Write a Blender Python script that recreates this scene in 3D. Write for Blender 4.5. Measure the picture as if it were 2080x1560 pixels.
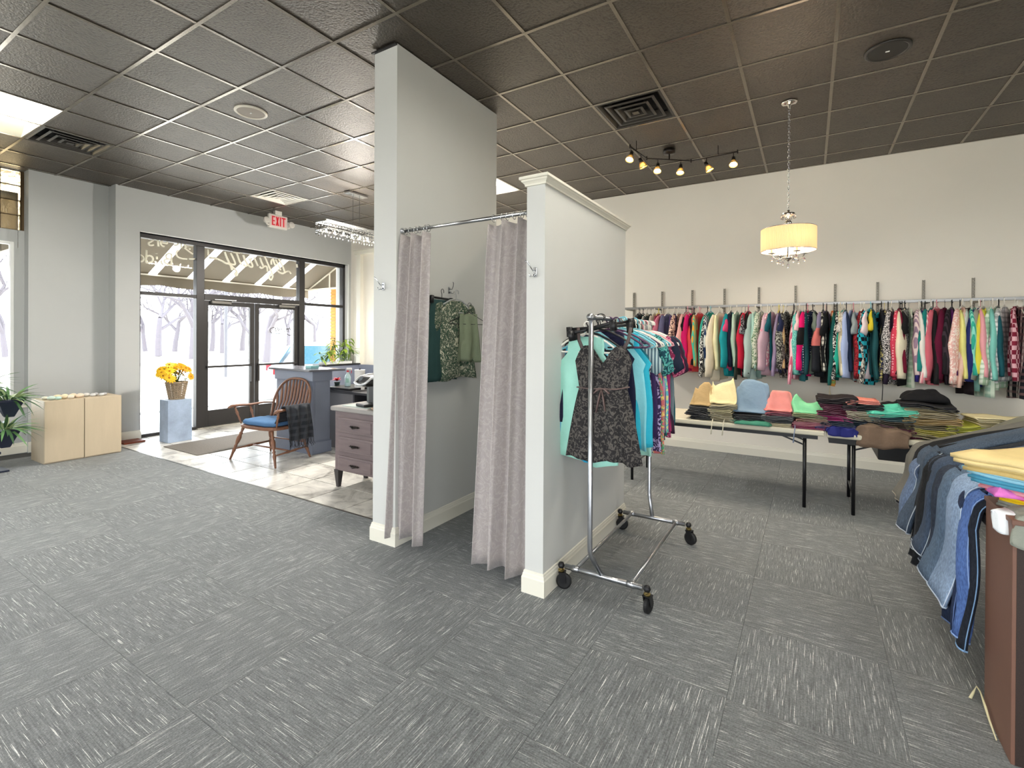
import bpy, bmesh, math, random
from mathutils import Vector, Matrix, Euler
R = math.radians
rnd = random.Random(11)
for o in list(bpy.data.objects): bpy.data.objects.remove(o)
SC = bpy.context.scene
COL = SC.collection

# ---------------- camera
def make_camera():
    yaw, pitch, roll = R(31.57), R(-0.21), R(0.32)
    fw = Vector((-math.sin(yaw)*math.cos(pitch), math.cos(yaw)*math.cos(pitch), math.sin(pitch)))
    r = Vector((math.cos(yaw), math.sin(yaw), 0)); u = r.cross(fw)
    r2 = r*math.cos(roll) + u*math.sin(roll); u2 = -r*math.sin(roll) + u*math.cos(roll)
    cam = bpy.data.cameras.new('camera'); o = bpy.data.objects.new('camera', cam); COL.objects.link(o)
    m = Matrix((r2, u2, -fw)).transposed().to_4x4(); m.translation = (0, 0, 1.51)
    o.matrix_world = m
    cam.sensor_width = 36; cam.lens = 982.7*36/2080; cam.shift_y = -91.8/2080
    cam.clip_start = 0.05; cam.clip_end = 400
    SC.camera = o
make_camera()
CH = 1.51; CEIL = 3.61

# ---------------- world, lights, exposure
SC.view_settings.view_transform = 'Standard'; SC.view_settings.look = 'None'
SC.view_settings.gamma = 1; SC.view_settings.use_curve_mapping = False
SC.view_settings.exposure = 0.95
w = bpy.data.worlds.new('sky'); SC.world = w; w.use_nodes = True
bg = w.node_tree.nodes['Background']
bg.inputs[0].default_value = (0.90, 0.95, 1.0, 1); bg.inputs[1].default_value = 6.0
SC.cycles.max_bounces = 7; SC.cycles.diffuse_bounces = 4; SC.cycles.glossy_bounces = 3
SC.cycles.transmission_bounces = 5; SC.cycles.transparent_max_bounces = 10
SC.cycles.caustics_reflective = False; SC.cycles.caustics_refractive = False
SC.cycles.sample_clamp_indirect = 4.0
def area(name, loc, rot, sx, sy, power, color, portal=False):
    l = bpy.data.lights.new(name, 'AREA'); l.shape = 'RECTANGLE'; l.size = sx; l.size_y = sy
    l.energy = power; l.color = color
    if portal: l.cycles.is_portal = True
    o = bpy.data.objects.new(name, l); COL.objects.link(o); o.location = loc; o.rotation_euler = rot
    return o
area('daylight_portal', (4.58, -3.0, 1.65), (0, R(90), 0), 2.5, 3.0, 1, (1,1,1), True)
# portals in the shop windows and the added unseen ones help sampling the daylight
area('daylight_portal', (-8.38, 4.97, 1.5), (0, R(-90), 0), 3.0, 3.6, 1, (1,1,1), True)
area('daylight_portal', (-8.70, 1.05, 1.65), (0, R(-90), 0), 2.1, 1.7, 1, (1,1,1), True)
area('daylight_portal', (-8.70, -2.3, 1.65), (0, R(-90), 0), 2.1, 3.2, 1, (1,1,1), True)
area('daylight_portal', (-2.9, -5.08, 1.65), (R(90), 0, 0), 2.8, 2.5, 1, (1,1,1), True)
area('daylight_portal', (1.2, -5.08, 1.65), (R(90), 0, 0), 3.2, 2.5, 1, (1,1,1), True)
def point(name, loc, power, color, radius=0.03):
    l = bpy.data.lights.new(name, 'POINT'); l.energy = power; l.color = color; l.shadow_soft_size = radius
    o = bpy.data.objects.new(name, l); COL.objects.link(o); o.location = loc
    return o
TROFFER_E = 18.0      # radiance of the fluorescent diffusers

# ---------------- colours and materials
def lin(c):
    def f(v):
        v /= 255.0
        return v/12.92 if v <= 0.04045 else ((v+0.055)/1.055)**2.4
    return (f(c[0]), f(c[1]), f(c[2]), 1)
def hexc(h): return tuple(int(h[i:i+2], 16) for i in (0, 2, 4))
MATS = {}
def N(nt, t, **kw):
    n = nt.nodes.new(t)
    for k, v in kw.items():
        if k.startswith('i_'): n.inputs[k[2:].replace('_', ' ')].default_value = v
        else: setattr(n, k, v)
    return n
def mat(name, c, rough=0.6, metal=0.0, var=0.0, scale=8.0, bump=0.0, bscale=60.0, spec=0.5, trans=0.0, emit=0.0, ior=1.45, stretch=None, alpha=1.0, sheen=0.0):
    if name in MATS: return MATS[name]
    m = bpy.data.materials.new(name); m.use_nodes = True; nt = m.node_tree; b = nt.nodes['Principled BSDF']
    col = lin(c); b.inputs['Base Color'].default_value = col
    b.inputs['Roughness'].default_value = rough; b.inputs['Metallic'].default_value = metal
    b.inputs['Specular IOR Level'].default_value = spec; b.inputs['IOR'].default_value = ior
    b.inputs['Transmission Weight'].default_value = trans
    if sheen: b.inputs['Sheen Weight'].default_value = sheen
    if emit:
        b.inputs['Emission Color'].default_value = col; b.inputs['Emission Strength'].default_value = emit
    if var or bump:
        tc = N(nt, 'ShaderNodeTexCoord'); src = tc.outputs['Object']
        if stretch:
            mp = N(nt, 'ShaderNodeMapping'); mp.inputs['Scale'].default_value = stretch
            nt.links.new(src, mp.inputs['Vector']); src = mp.outputs['Vector']
    if var:
        n = N(nt, 'ShaderNodeTexNoise', i_Scale=scale, i_Detail=5.0, i_Roughness=0.6)
        nt.links.new(src, n.inputs['Vector'])
        cr = N(nt, 'ShaderNodeValToRGB')
        cr.color_ramp.elements[0].position = 0.3; cr.color_ramp.elements[1].position = 0.7
        cr.color_ramp.elements[0].color = tuple(x*(1-var) for x in col[:3])+(1,)
        cr.color_ramp.elements[1].color = tuple(min(1, x*(1+var)) for x in col[:3])+(1,)
        nt.links.new(n.outputs['Fac'], cr.inputs['Fac']); nt.links.new(cr.outputs['Color'], b.inputs['Base Color'])
    if bump:
        n2 = N(nt, 'ShaderNodeTexNoise', i_Scale=bscale, i_Detail=4.0)
        nt.links.new(src, n2.inputs['Vector'])
        bp = N(nt, 'ShaderNodeBump', i_Strength=bump, i_Distance=0.01)
        nt.links.new(n2.outputs['Fac'], bp.inputs['Height']); nt.links.new(bp.outputs['Normal'], b.inputs['Normal'])
    MATS[name] = m; return m
def fabric(c1, pat='plain', c2=None, c3=None, s=1.0):
    key = 'fabric %s %s %s %s %s' % (c1, pat, c2, c3, s)
    if key in MATS: return MATS[key]
    c1 = lin(hexc(c1)); m = bpy.data.materials.new('fabric'); m.use_nodes = True; nt = m.node_tree; L = nt.links.new
    b = nt.nodes['Principled BSDF']; b.inputs['Roughness'].default_value = 0.85
    b.inputs['Specular IOR Level'].default_value = 0.2
    tc = N(nt, 'ShaderNodeTexCoord'); oi = N(nt, 'ShaderNodeObjectInfo')
    n = N(nt, 'ShaderNodeTexNoise', i_Scale=9.0, i_Detail=4.0); L(tc.outputs['Object'], n.inputs['Vector'])
    base = N(nt, 'ShaderNodeMixRGB', blend_type='MIX'); base.inputs[1].default_value = tuple(x*0.86 for x in c1[:3])+(1,)
    base.inputs[2].default_value = tuple(min(1, x*1.1) for x in c1[:3])+(1,); L(n.outputs['Fac'], base.inputs[0])
    out = base.outputs[0]
    if pat == 'denim':
        base.inputs[1].default_value = tuple(x*0.72 for x in c1[:3])+(1,); base.inputs[2].default_value = tuple(min(1, x*1.35+0.01) for x in c1[:3])+(1,)
        n.inputs['Scale'].default_value = 5.0
        tw = N(nt, 'ShaderNodeTexNoise', i_Scale=160.0, i_Detail=3.0); mp = N(nt, 'ShaderNodeMapping'); mp.inputs['Scale'].default_value = (1, 1, 0.35); L(tc.outputs['Object'], mp.inputs['Vector']); L(mp.outputs[0], tw.inputs['Vector'])
        cr0 = N(nt, 'ShaderNodeValToRGB'); cr0.color_ramp.elements[0].position = 0.35; cr0.color_ramp.elements[1].position = 0.68; cr0.color_ramp.elements[0].color = (0.72, 0.72, 0.74, 1); cr0.color_ramp.elements[1].color = (1.3, 1.3, 1.3, 1); L(tw.outputs['Fac'], cr0.inputs['Fac'])
        mu0 = N(nt, 'ShaderNodeMixRGB', blend_type='MULTIPLY'); mu0.inputs[0].default_value = 1.0; L(out, mu0.inputs[1]); L(cr0.outputs[0], mu0.inputs[2]); out = mu0.outputs[0]
    def over(fac, colr, prev):
        mx = N(nt, 'ShaderNodeMixRGB'); L(fac, mx.inputs[0]); L(prev, mx.inputs[1]); mx.inputs[2].default_value = lin(hexc(colr)); return mx.outputs[0]
    def ramp(src, a, bb):
        cr = N(nt, 'ShaderNodeValToRGB'); cr.color_ramp.elements[0].position = a; cr.color_ramp.elements[1].position = bb; L(src, cr.inputs['Fac']); return cr.outputs['Color']
    if pat == 'floral':
        v = N(nt, 'ShaderNodeTexNoise', i_Scale=26.0*s, i_Detail=3.0, i_Distortion=2.2); L(tc.outputs['Object'], v.inputs['Vector'])
        out = over(ramp(v.outputs['Fac'], 0.50, 0.54), c2, out)
        if c3:
            v2 = N(nt, 'ShaderNodeTexNoise', i_Scale=17.0*s, i_Detail=2.0, i_Distortion=3.0); L(tc.outputs['Object'], v2.inputs['Vector'])
            out = over(ramp(v2.outputs['Fac'], 0.56, 0.60), c3, out)
    elif pat == 'dots':
        v = N(nt, 'ShaderNodeTexVoronoi', i_Scale=38.0*s, i_Randomness=0.25); L(tc.outputs['Object'], v.inputs['Vector'])
        out = over(ramp(v.outputs['Distance'], 0.27, 0.33), c1h(c1), over_const(nt, c2))
    elif pat in ('vstripe', 'hstripe', 'plaid', 'check'):
        sp = N(nt, 'ShaderNodeSeparateXYZ'); L(tc.outputs['Object'], sp.inputs[0])
        def band(axis, freq, th):
            a = N(nt, 'ShaderNodeMath', operation='MULTIPLY'); L(sp.outputs[axis], a.inputs[0]); a.inputs[1].default_value = freq
            f = N(nt, 'ShaderNodeMath', operation='FRACT'); L(a.outputs[0], f.inputs[0])
            g = N(nt, 'ShaderNodeMath', operation='GREATER_THAN'); L(f.outputs[0], g.inputs[0]); g.inputs[1].default_value = th
            return g.outputs[0]
        if pat == 'vstripe': out = over(band(0, 40*s, 0.5), c2, out)
        if pat == 'hstripe':
            out = over(band(2, 22*s, 0.5), c2, out)
            if c3: out = over(band(2, 11*s, 0.75), c3, out)
        if pat == 'plaid':
            out = over(band(0, 22*s, 0.6), c2, out)
            h = band(2, 22*s, 0.6); mu = N(nt, 'ShaderNodeMath', operation='MULTIPLY'); L(h, mu.inputs[0]); mu.inputs[1].default_value = 0.6
            out = over(mu.outputs[0], c3 or c2, out)
        if pat == 'check':
            x = N(nt, 'ShaderNodeTexChecker', i_Scale=26.0*s); x.inputs['Color1'].default_value = (1,1,1,1); x.inputs['Color2'].default_value = (0,0,0,1)
            L(tc.outputs['Object'], x.inputs['Vector']); out = over(x.outputs['Fac'], c2, out)
    elif pat == 'block':      # lower half in another colour
        sp = N(nt, 'ShaderNodeSeparateXYZ'); L(tc.outputs['Object'], sp.inputs[0])
        g = N(nt, 'ShaderNodeMath', operation='LESS_THAN'); L(sp.outputs[2], g.inputs[0]); g.inputs[1].default_value = -0.36
        g2 = N(nt, 'ShaderNodeMath', operation='LESS_THAN'); L(sp.outputs[2], g2.inputs[0]); g2.inputs[1].default_value = -0.18
        out = over(g2.outputs[0], c2, out); out = over(g.outputs[0], c3, out)
    L(out, b.inputs['Base Color'])
    n2 = N(nt, 'ShaderNodeTexNoise', i_Scale=220.0, i_Detail=2.0); L(tc.outputs['Object'], n2.inputs['Vector'])
    n3 = N(nt, 'ShaderNodeTexNoise', i_Scale=14.0, i_Detail=3.0); L(tc.outputs['Object'], n3.inputs['Vector'])
    ad = N(nt, 'ShaderNodeMath', operation='MULTIPLY_ADD'); L(n3.outputs['Fac'], ad.inputs[0]); ad.inputs[1].default_value = 6.0; L(n2.outputs['Fac'], ad.inputs[2])
    bp = N(nt, 'ShaderNodeBump', i_Strength=0.35, i_Distance=0.004)
    L(ad.outputs[0], bp.inputs['Height']); L(bp.outputs['Normal'], b.inputs['Normal'])
    MATS[key] = m; return m
def c1h(c):
    def g(v):
        v = v*12.92 if v <= 0.0031308 else 1.055*v**(1/2.4)-0.055
        return int(round(max(0, min(1, v))*255))
    return '%02x%02x%02x' % (g(c[0]), g(c[1]), g(c[2]))
def over_const(nt, h):
    rgb = N(nt, 'ShaderNodeRGB'); rgb.outputs[0].default_value = lin(hexc(h)); return rgb.outputs[0]

# ---------------- mesh building
class MB:
    def __init__(s): s.v = []; s.f = []
    def add(s, vs, fs):
        n = len(s.v); s.v += [tuple(p) for p in vs]; s.f += [tuple(i+n for i in f) for f in fs]; return s
    def box(s, x0, x1, y0, y1, z0, z1):
        vs = [(x, y, z) for z in (z0, z1) for y in (y0, y1) for x in (x0, x1)]
        return s.add(vs, [(0,2,3,1), (4,5,7,6), (0,1,5,4), (2,6,7,3), (0,4,6,2), (1,3,7,5)])
    def obox(s, M, sx, sy, sz):
        a = MB().box(-sx/2, sx/2, -sy/2, sy/2, -sz/2, sz/2)
        return s.add([M @ Vector(p) for p in a.v], a.f)
    def bar(s, p, q, wx, wz, up=(0, 0, 1)):
        p, q = Vector(p), Vector(q); d = (q-p); L = d.length; d.normalize()
        x = d.cross(Vector(up)); x = x.normalized() if x.length > 1e-5 else Vector((1, 0, 0)); z = x.cross(d)
        M = Matrix((x, d, z)).transposed().to_4x4(); M.translation = (p+q)/2
        return s.obox(M, wx, L, wz)
    def loft(s, rings, close=True, caps=True):
        n = len(rings[0]); b = len(s.v)
        for r in rings: s.v += [tuple(p) for p in r]
        for i in range(len(rings)-1):
            for j in range(n if close else n-1):
                k = (j+1) % n
                s.f.append((b+i*n+j, b+i*n+k, b+(i+1)*n+k, b+(i+1)*n+j))
        if caps and close:
            s.f.append(tuple(b+j for j in range(n))[::-1]); s.f.append(tuple(b+(len(rings)-1)*n+j for j in range(n)))
        return s
    def tube(s, pts, rad, n=8, flat=1.0, up=None, caps=True):
        pts = [Vector(p) for p in pts]; rad = rad if isinstance(rad, (list, tuple)) else [rad]*len(pts)
        rings = []; prev = None
        for i, p in enumerate(pts):
            t = (pts[min(i+1, len(pts)-1)]-pts[max(i-1, 0)])
            t = t.normalized() if t.length > 1e-9 else Vector((0, 0, 1))
            if prev is None:
                a = Vector(up) if up else (Vector((0, 0, 1)) if abs(t.z) < 0.9 else Vector((1, 0, 0)))
            else: a = prev
            x = (a - t*a.dot(t)); x = x.normalized() if x.length > 1e-6 else t.orthogonal().normalized(); prev = x; y = t.cross(x)
            rings.append([p + x*(math.cos(2*math.pi*k/n)*rad[i]*flat) + y*(math.sin(2*math.pi*k/n)*rad[i]) for k in range(n)])
        return s.loft(rings, caps=caps)
    def lathe(s, prof, c=(0, 0, 0), n=16, sx=1, sy=1):
        return s.loft([[(c[0]+r*sx*math.cos(2*math.pi*k/n), c[1]+r*sy*math.sin(2*math.pi*k/n), c[2]+z) for k in range(n)] for r, z in prof])
    def grid(s, nu, nv, fn):
        b = len(s.v)
        for i in range(nu+1):
            for j in range(nv+1): s.v.append(tuple(fn(i/nu, j/nv)))
        for i in range(nu):
            for j in range(nv):
                a = b+i*(nv+1)+j; s.f.append((a, a+nv+1, a+nv+2, a+1))
        return s
    def mesh(s, name, smooth=False, m=None):
        me = bpy.data.meshes.new(name); me.from_pydata(s.v, [], s.f); me.update()
        if smooth: me.polygons.foreach_set('use_smooth', [True]*len(me.polygons))
        bm = bmesh.new(); bm.from_mesh(me); bmesh.ops.recalc_face_normals(bm, faces=bm.faces); bm.to_mesh(me); bm.free()
        if m: me.materials.append(m)
        return me
    def build(s, name, m, parent=None, smooth=False, loc=None, rot=None, bevel=0.0, subsurf=0, solid=0.0):
        return link(name, s.mesh(name, smooth, m), parent, loc, rot, bevel, subsurf, solid)
def link(name, me, parent=None, loc=None, rot=None, bevel=0.0, subsurf=0, solid=0.0):
    o = bpy.data.objects.new(name, me); COL.objects.link(o)
    if parent: o.parent = parent
    if loc is not None: o.location = loc
    if rot is not None: o.rotation_euler = rot
    if solid:
        md = o.modifiers.new('thickness', 'SOLIDIFY'); md.thickness = solid; md.offset = 0
    if bevel:
        md = o.modifiers.new('bevel', 'BEVEL'); md.width = bevel; md.segments = 2; md.limit_method = 'ANGLE'
    if subsurf:
        md = o.modifiers.new('subd', 'SUBSURF'); md.levels = subsurf; md.render_levels = subsurf
    return o
def tag(o, label, cat, group=None, kind=None):
    o['label'] = label; o['category'] = cat
    if group: o['group'] = group
    if kind: o['kind'] = kind
    return o
def thing(name, label, cat, loc=(0, 0, 0), rz=0, group=None):
    o = bpy.data.objects.new(name, None); COL.objects.link(o); o.location = loc; o.rotation_euler = (0, 0, rz); o.empty_display_size = 0.1
    return tag(o, label, cat, group)
def struct(o): o['kind'] = 'structure'; return o
def setmat(o, m):
    if not o.data.materials: o.data.materials.append(m)
    o.material_slots[0].link = 'OBJECT'; o.material_slots[0].material = m
    return o
def B(x0, x1, y0, y1, z0, z1): return MB().box(x0, x1, y0, y1, z0, z1)
# ================= materials of the room
M_WALL = mat('wall_paint_grey', (200, 200, 196), 0.6, var=0.02, scale=1.5, bump=0.05, bscale=180)
M_WALLW = mat('wall_paint_cream', (234, 228, 216), 0.6, var=0.02, scale=1.2, bump=0.05, bscale=180)
M_TRIM = mat('trim_paint_cream', (226, 222, 208), 0.35)
M_WHITE = mat('white_paint', (235, 236, 234), 0.4)
M_MET = mat('chrome_metal', (200, 202, 205), 0.22, 1.0)
M_GALV = mat('galvanised_tube', (176, 178, 182), 0.33, 1.0, var=0.06, scale=14)
M_BLACKM = mat('black_metal', (22, 22, 24), 0.35)
M_BLACKP = mat('black_plastic', (18, 18, 20), 0.45)
M_BRONZE = mat('dark_bronze_frame', (52, 50, 50), 0.4, 0.3)
M_RUB = mat('black_rubber', (16, 16, 17), 0.6)
def carpet_mat():
    m = bpy.data.materials.new('carpet'); m.use_nodes = True; nt = m.node_tree; L = nt.links.new; b = nt.nodes['Principled BSDF']
    b.inputs['Roughness'].default_value = 0.75; b.inputs['Specular IOR Level'].default_value = 0.35; b.inputs['Sheen Weight'].default_value = 0.25
    tc = N(nt, 'ShaderNodeTexCoord'); oi = N(nt, 'ShaderNodeObjectInfo')
    ad = N(nt, 'ShaderNodeVectorMath', operation='MULTIPLY_ADD'); L(oi.outputs['Random'], ad.inputs[0]); ad.inputs[1].default_value = (31, 17, 5); L(tc.outputs['Object'], ad.inputs[2])
    def streak(sc, nscale, det):
        mp = N(nt, 'ShaderNodeMapping'); mp.inputs['Scale'].default_value = sc; L(ad.outputs[0], mp.inputs['Vector'])
        n = N(nt, 'ShaderNodeTexNoise', i_Scale=nscale, i_Detail=det); L(mp.outputs[0], n.inputs['Vector']); return n.outputs['Fac']
    a = streak((24, 1.1, 1), 9.0, 6.0); f = streak((50, 1.1, 1), 7.0, 1.2); g = streak((1, 1, 1), 150.0, 3.0)
    cr = N(nt, 'ShaderNodeValToRGB'); e = cr.color_ramp.elements
    e[0].position = 0.28; e[0].color = lin((70, 73, 75)); e[1].position = 0.72; e[1].color = lin((120, 124, 124)); L(a, cr.inputs['Fac'])
    cf = N(nt, 'ShaderNodeValToRGB'); cf.color_ramp.elements[0].position = 0.66; cf.color_ramp.elements[1].position = 0.70; L(f, cf.inputs['Fac'])
    mx = N(nt, 'ShaderNodeMixRGB'); L(cf.outputs[0], mx.inputs[0]); L(cr.outputs[0], mx.inputs[1]); mx.inputs[2].default_value = lin((205, 206, 202))
    cg = N(nt, 'ShaderNodeValToRGB'); cg.color_ramp.elements[0].position = 0.3; cg.color_ramp.elements[1].position = 0.7
    cg.color_ramp.elements[0].color = (0.62, 0.62, 0.62, 1); cg.color_ramp.elements[1].color = (1.25, 1.25, 1.25, 1); L(g, cg.inputs['Fac'])
    m2 = N(nt, 'ShaderNodeMixRGB', blend_type='MULTIPLY'); m2.inputs[0].default_value = 1.0; L(mx.outputs[0], m2.inputs[1]); L(cg.outputs[0], m2.inputs[2])
    tr = N(nt, 'ShaderNodeMapRange'); L(oi.outputs['Random'], tr.inputs[0]); tr.inputs[3].default_value = 0.90; tr.inputs[4].default_value = 1.06
    m3 = N(nt, 'ShaderNodeVectorMath', operation='SCALE'); L(m2.outputs[0], m3.inputs[0]); L(tr.outputs[0], m3.inputs['Scale'])
    L(m3.outputs[0], b.inputs['Base Color'])
    bp = N(nt, 'ShaderNodeBump', i_Strength=0.5, i_Distance=0.004); L(g, bp.inputs['Height']); L(bp.outputs[0], b.inputs['Normal'])
    return m
M_CARPET = carpet_mat()
def ceiling_mat():
    m = bpy.data.materials.new('ceiling_tile'); m.use_nodes = True; nt = m.node_tree; L = nt.links.new; b = nt.nodes['Principled BSDF']
    b.inputs['Roughness'].default_value = 0.45; b.inputs['Specular IOR Level'].default_value = 0.9; b.inputs['Specular Tint'].default_value = (1.0, 0.89, 0.77, 1)
    tc = N(nt, 'ShaderNodeTexCoord'); oi = N(nt, 'ShaderNodeObjectInfo')
    ad = N(nt, 'ShaderNodeVectorMath', operation='MULTIPLY_ADD'); L(oi.outputs['Random'], ad.inputs[0]); ad.inputs[1].default_value = (31, 17, 5); L(tc.outputs['Object'], ad.inputs[2])
    n = N(nt, 'ShaderNodeTexNoise', i_Scale=3.2, i_Detail=5.0, i_Distortion=0.8); L(ad.outputs[0], n.inputs['Vector'])
    cr = N(nt, 'ShaderNodeValToRGB'); e = cr.color_ramp.elements
    e[0].position = 0.3; e[0].color = lin((48, 43, 39)); e[1].position = 0.75; e[1].color = lin((68, 61, 54)); L(n.outputs['Fac'], cr.inputs['Fac'])
    n2 = N(nt, 'ShaderNodeTexNoise', i_Scale=62.0, i_Detail=4.0); L(ad.outputs[0], n2.inputs['Vector'])
    c2 = N(nt, 'ShaderNodeValToRGB'); c2.color_ramp.elements[0].position = 0.36; c2.color_ramp.elements[1].position = 0.50; L(n2.outputs['Fac'], c2.inputs['Fac'])
    mx = N(nt, 'ShaderNodeMixRGB'); L(c2.outputs[0], mx.inputs[0]); mx.inputs[1].default_value = lin((24, 22, 21)); L(cr.outputs[0], mx.inputs[2])
    L(mx.outputs[0], b.inputs['Base Color'])
    bp = N(nt, 'ShaderNodeBump', i_Strength=0.9, i_Distance=0.006); L(n2.outputs['Fac'], bp.inputs['Height']); L(bp.outputs[0], b.inputs['Normal'])
    return m
M_CEIL = ceiling_mat()
M_GRID = mat('ceiling_grid_paint', (126, 118, 107), 0.22, 0.75, spec=0.8, bump=0.05, bscale=40)
def marble_mat():
    m = bpy.data.materials.new('floor_tile_marble'); m.use_nodes = True; nt = m.node_tree; L = nt.links.new; b = nt.nodes['Principled BSDF']
    b.inputs['Roughness'].default_value = 0.30
    tc = N(nt, 'ShaderNodeTexCoord'); oi = N(nt, 'ShaderNodeObjectInfo')
    ad = N(nt, 'ShaderNodeVectorMath', operation='MULTIPLY_ADD'); L(oi.outputs['Random'], ad.inputs[0]); ad.inputs[1].default_value = (31, 17, 5); L(tc.outputs['Object'], ad.inputs[2])
    n = N(nt, 'ShaderNodeTexNoise', i_Scale=3.0, i_Detail=7.0, i_Roughness=0.65, i_Distortion=1.6); L(ad.outputs[0], n.inputs['Vector'])
    cr = N(nt, 'ShaderNodeValToRGB'); e = cr.color_ramp.elements
    e[0].position = 0.32; e[0].color = lin((136, 132, 126)); e[1].position = 0.62; e[1].color = lin((226, 223, 215)); x = e.new(0.46); x.color = lin((200, 197, 190)); L(n.outputs['Fac'], cr.inputs['Fac'])
    L(cr.outputs[0], b.inputs['Base Color']); return m
M_MARBLE = marble_mat()

# ================= floor: base slab, carpet tiles, foyer tiles
FY = 2.80                                # carpet edge of the foyer
floor = struct(B(-8.62, 4.6, -5.1, 7.05, -0.12, -0.008).build('floor', mat('floor_adhesive', (70, 70, 70), 0.9)))
P = 0.6096
ct = B(-0.3040, 0.3040, -0.3040, 0.3040, -0.008, 0.0).mesh('carpet_tile', False, M_CARPET)
tiles = []
cells = []
for i in range(-12, 12):
    for j in range(-10, 12):
        cx, cy = -2.115+(i+0.5)*P, 0.98+(j+0.5)*P
        if cx < -8.5 or cx > 4.5 or cy < -5 or cy > 7.1: continue
        if cy > FY and cx < -2.64: continue
        cells.append((math.hypot(cx, cy-1.0), cx, cy, (i+j+1) % 2))
cells.sort()
keep = [c for c in cells if c[2] > 0.0 or c[1] < -3]
rest = [c for c in cells if not (c[2] > 0.0 or c[1] < -3)]
keep, rest = keep[:296], keep[296:]+rest
for _, cx, cy, q in keep:
    link('carpet_tile', ct, floor, (cx, cy, 0), (0, 0, R(90)*q))
mb = MB()
for _, cx, cy, q in rest: mb.box(cx-0.3043, cx+0.3043, cy-0.3043, cy+0.3043, -0.008, 0)
mb.build('carpet_tiles', M_CARPET, floor)['kind'] = 'stuff'
# the narrow strip of carpet between the last full row and the clothes wall is in the rows above
TX, TY = 0.4905, 0.44
ft = B(-TX/2+0.006, TX/2-0.006, -TY/2+0.006, TY/2-0.006, -0.008, 0.0).mesh('floor_tile', False, M_MARBLE)
for i in range(-8, 4):
    for j in range(0, 10):
        cx, cy = -4.43+(i+0.5)*TX, FY+(j+0.5)*TY
        if cx < -8.55 or cx > -2.75: continue
        link('floor_tile', ft, floor, (cx, cy, 0), (0, 0, R(180)*((i+j) % 2)))
B(-8.4, -2.72, FY-0.012, FY+0.004, -0.006, 0.003).build('carpet_edge_strip', mat('edge_strip', (120, 118, 112), 0.3, 0.8), floor)

# ================= ceiling: slab, T-bar grid, tiles
ceiling = struct(B(-8.75, 4.6, -5.1, 7.05, CEIL+0.16, CEIL+0.25).build('ceiling', mat('plenum_black', (24, 23, 22), 0.9)))
GX0, GY0, GP = -3.53, 0.448, 0.6125
TROFF = [(-6, 1), (-2, 8), (-1, -4), (5, -1), (-6, -5), (5, -5), (4, 3), (8, 5), (-4, -1)]          # two cells long in x
SPK = [(-2, 3), (6, 6)]
VENTS = [(-6, 2), (-6, 6), (3, 6)]
skip = set()
for i, j in TROFF: skip |= {(i, j), (i+1, j)}
for v in VENTS: skip.add(v)
cme = B(-GP/2+0.009, GP/2-0.009, -GP/2+0.009, GP/2-0.009, CEIL+0.006, CEIL+0.018).mesh('ceiling_tile', False, M_CEIL)
cc = []
for i in range(-9, 14):
    for j in range(-9, 11):
        cx, cy = GX0+(i+0.5)*GP, GY0+(j+0.5)*GP
        if cx < -8.8 or cx > 4.6 or cy > 7.0 or (i, j) in skip: continue
        vis = (-cx*0.5236+cy*0.852) > 0.2 and cy > -0.6
        cc.append((not vis, math.hypot(cx, cy), cx, cy))
cc.sort()
for k, (_, _, cx, cy) in enumerate(cc[:290]):
    link('ceiling_tile', cme, ceiling, (cx, cy, rnd.uniform(-0.0015, 0.0015)), (0, 0, R(90)*rnd.randrange(4)))
mb = MB()
for _, _, cx, cy in cc[290:]: mb.box(cx-0.297, cx+0.297, cy-0.297, cy+0.297, CEIL+0.006, CEIL+0.018)
mb.build('ceiling_tiles', M_CEIL, ceiling)['kind'] = 'stuff'
for i in range(-8, 14):
    x = GX0+i*GP
    B(x-0.012, x+0.012, -5.0, 6.94, CEIL, CEIL+0.007).build('grid_rail', M_GRID, ceiling)
for j in range(-8, 11):
    y = GY0+j*GP
    B(-8.6, 4.5, y-0.012, y+0.012, CEIL-0.0012, CEIL+0.006).build('grid_rail', M_GRID, ceiling)
B(-8.6, 4.5, 6.915, 6.94, CEIL-0.001, CEIL+0.006).build('grid_rail', M_GRID, ceiling)
def cell(i, j): return GX0+i*GP, GY0+j*GP

# ================= walls
def wallbox(name, m, *b): return struct(B(*b).build(name, m))
wallbox('wall_back', M_WALLW, -8.75, 4.6, 6.94, 7.06, -0.1, CEIL+0.18)
mb = MB()
mb.box(4.5, 4.62, -1.5, 6.94, -0.1, CEIL+0.18).box(4.5, 4.62, -5.1, -4.5, -0.1, CEIL+0.18).box(4.5, 4.62, -4.5, -1.5, -0.1, 0.40).box(4.5, 4.62, -4.5, -1.5, 2.9, CEIL+0.18)
struct(mb.build('wall_right', M_WALLW))
added_win5 = bpy.data.objects.new('added_window_5', None); COL.objects.link(added_win5); struct(added_win5)  # unseen window, added so daylight reaches the surfaces facing the right wall
mb = MB().box(4.54, 4.60, -4.5, -1.5, 0.40, 0.46).box(4.54, 4.60, -4.5, -1.5, 2.85, 2.9)
for q in range(4): yy = -4.5+3.0*q/3; mb.box(4.54, 4.60, max(-4.5, yy-0.03), min(-1.5, yy+0.03), 0.46, 2.85)
mb.build('frame', mat('dark_bronze_frame', (52, 50, 50), 0.4, 0.3), added_win5)
mb = MB()     # rear wall behind the camera, its window openings added for the light
mb.box(-8.80, 4.62, -5.15, -5.0, -0.1, 0.40).box(-8.80, 4.62, -5.15, -5.0, 2.9, CEIL+0.18)
for a, b_ in ((-8.80, -4.3), (-1.5, -0.4), (2.8, 4.62)): mb.box(a, b_, -5.15, -5.0, 0.40, 2.9)
struct(mb.build('wall_rear', M_WALLW))
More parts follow.
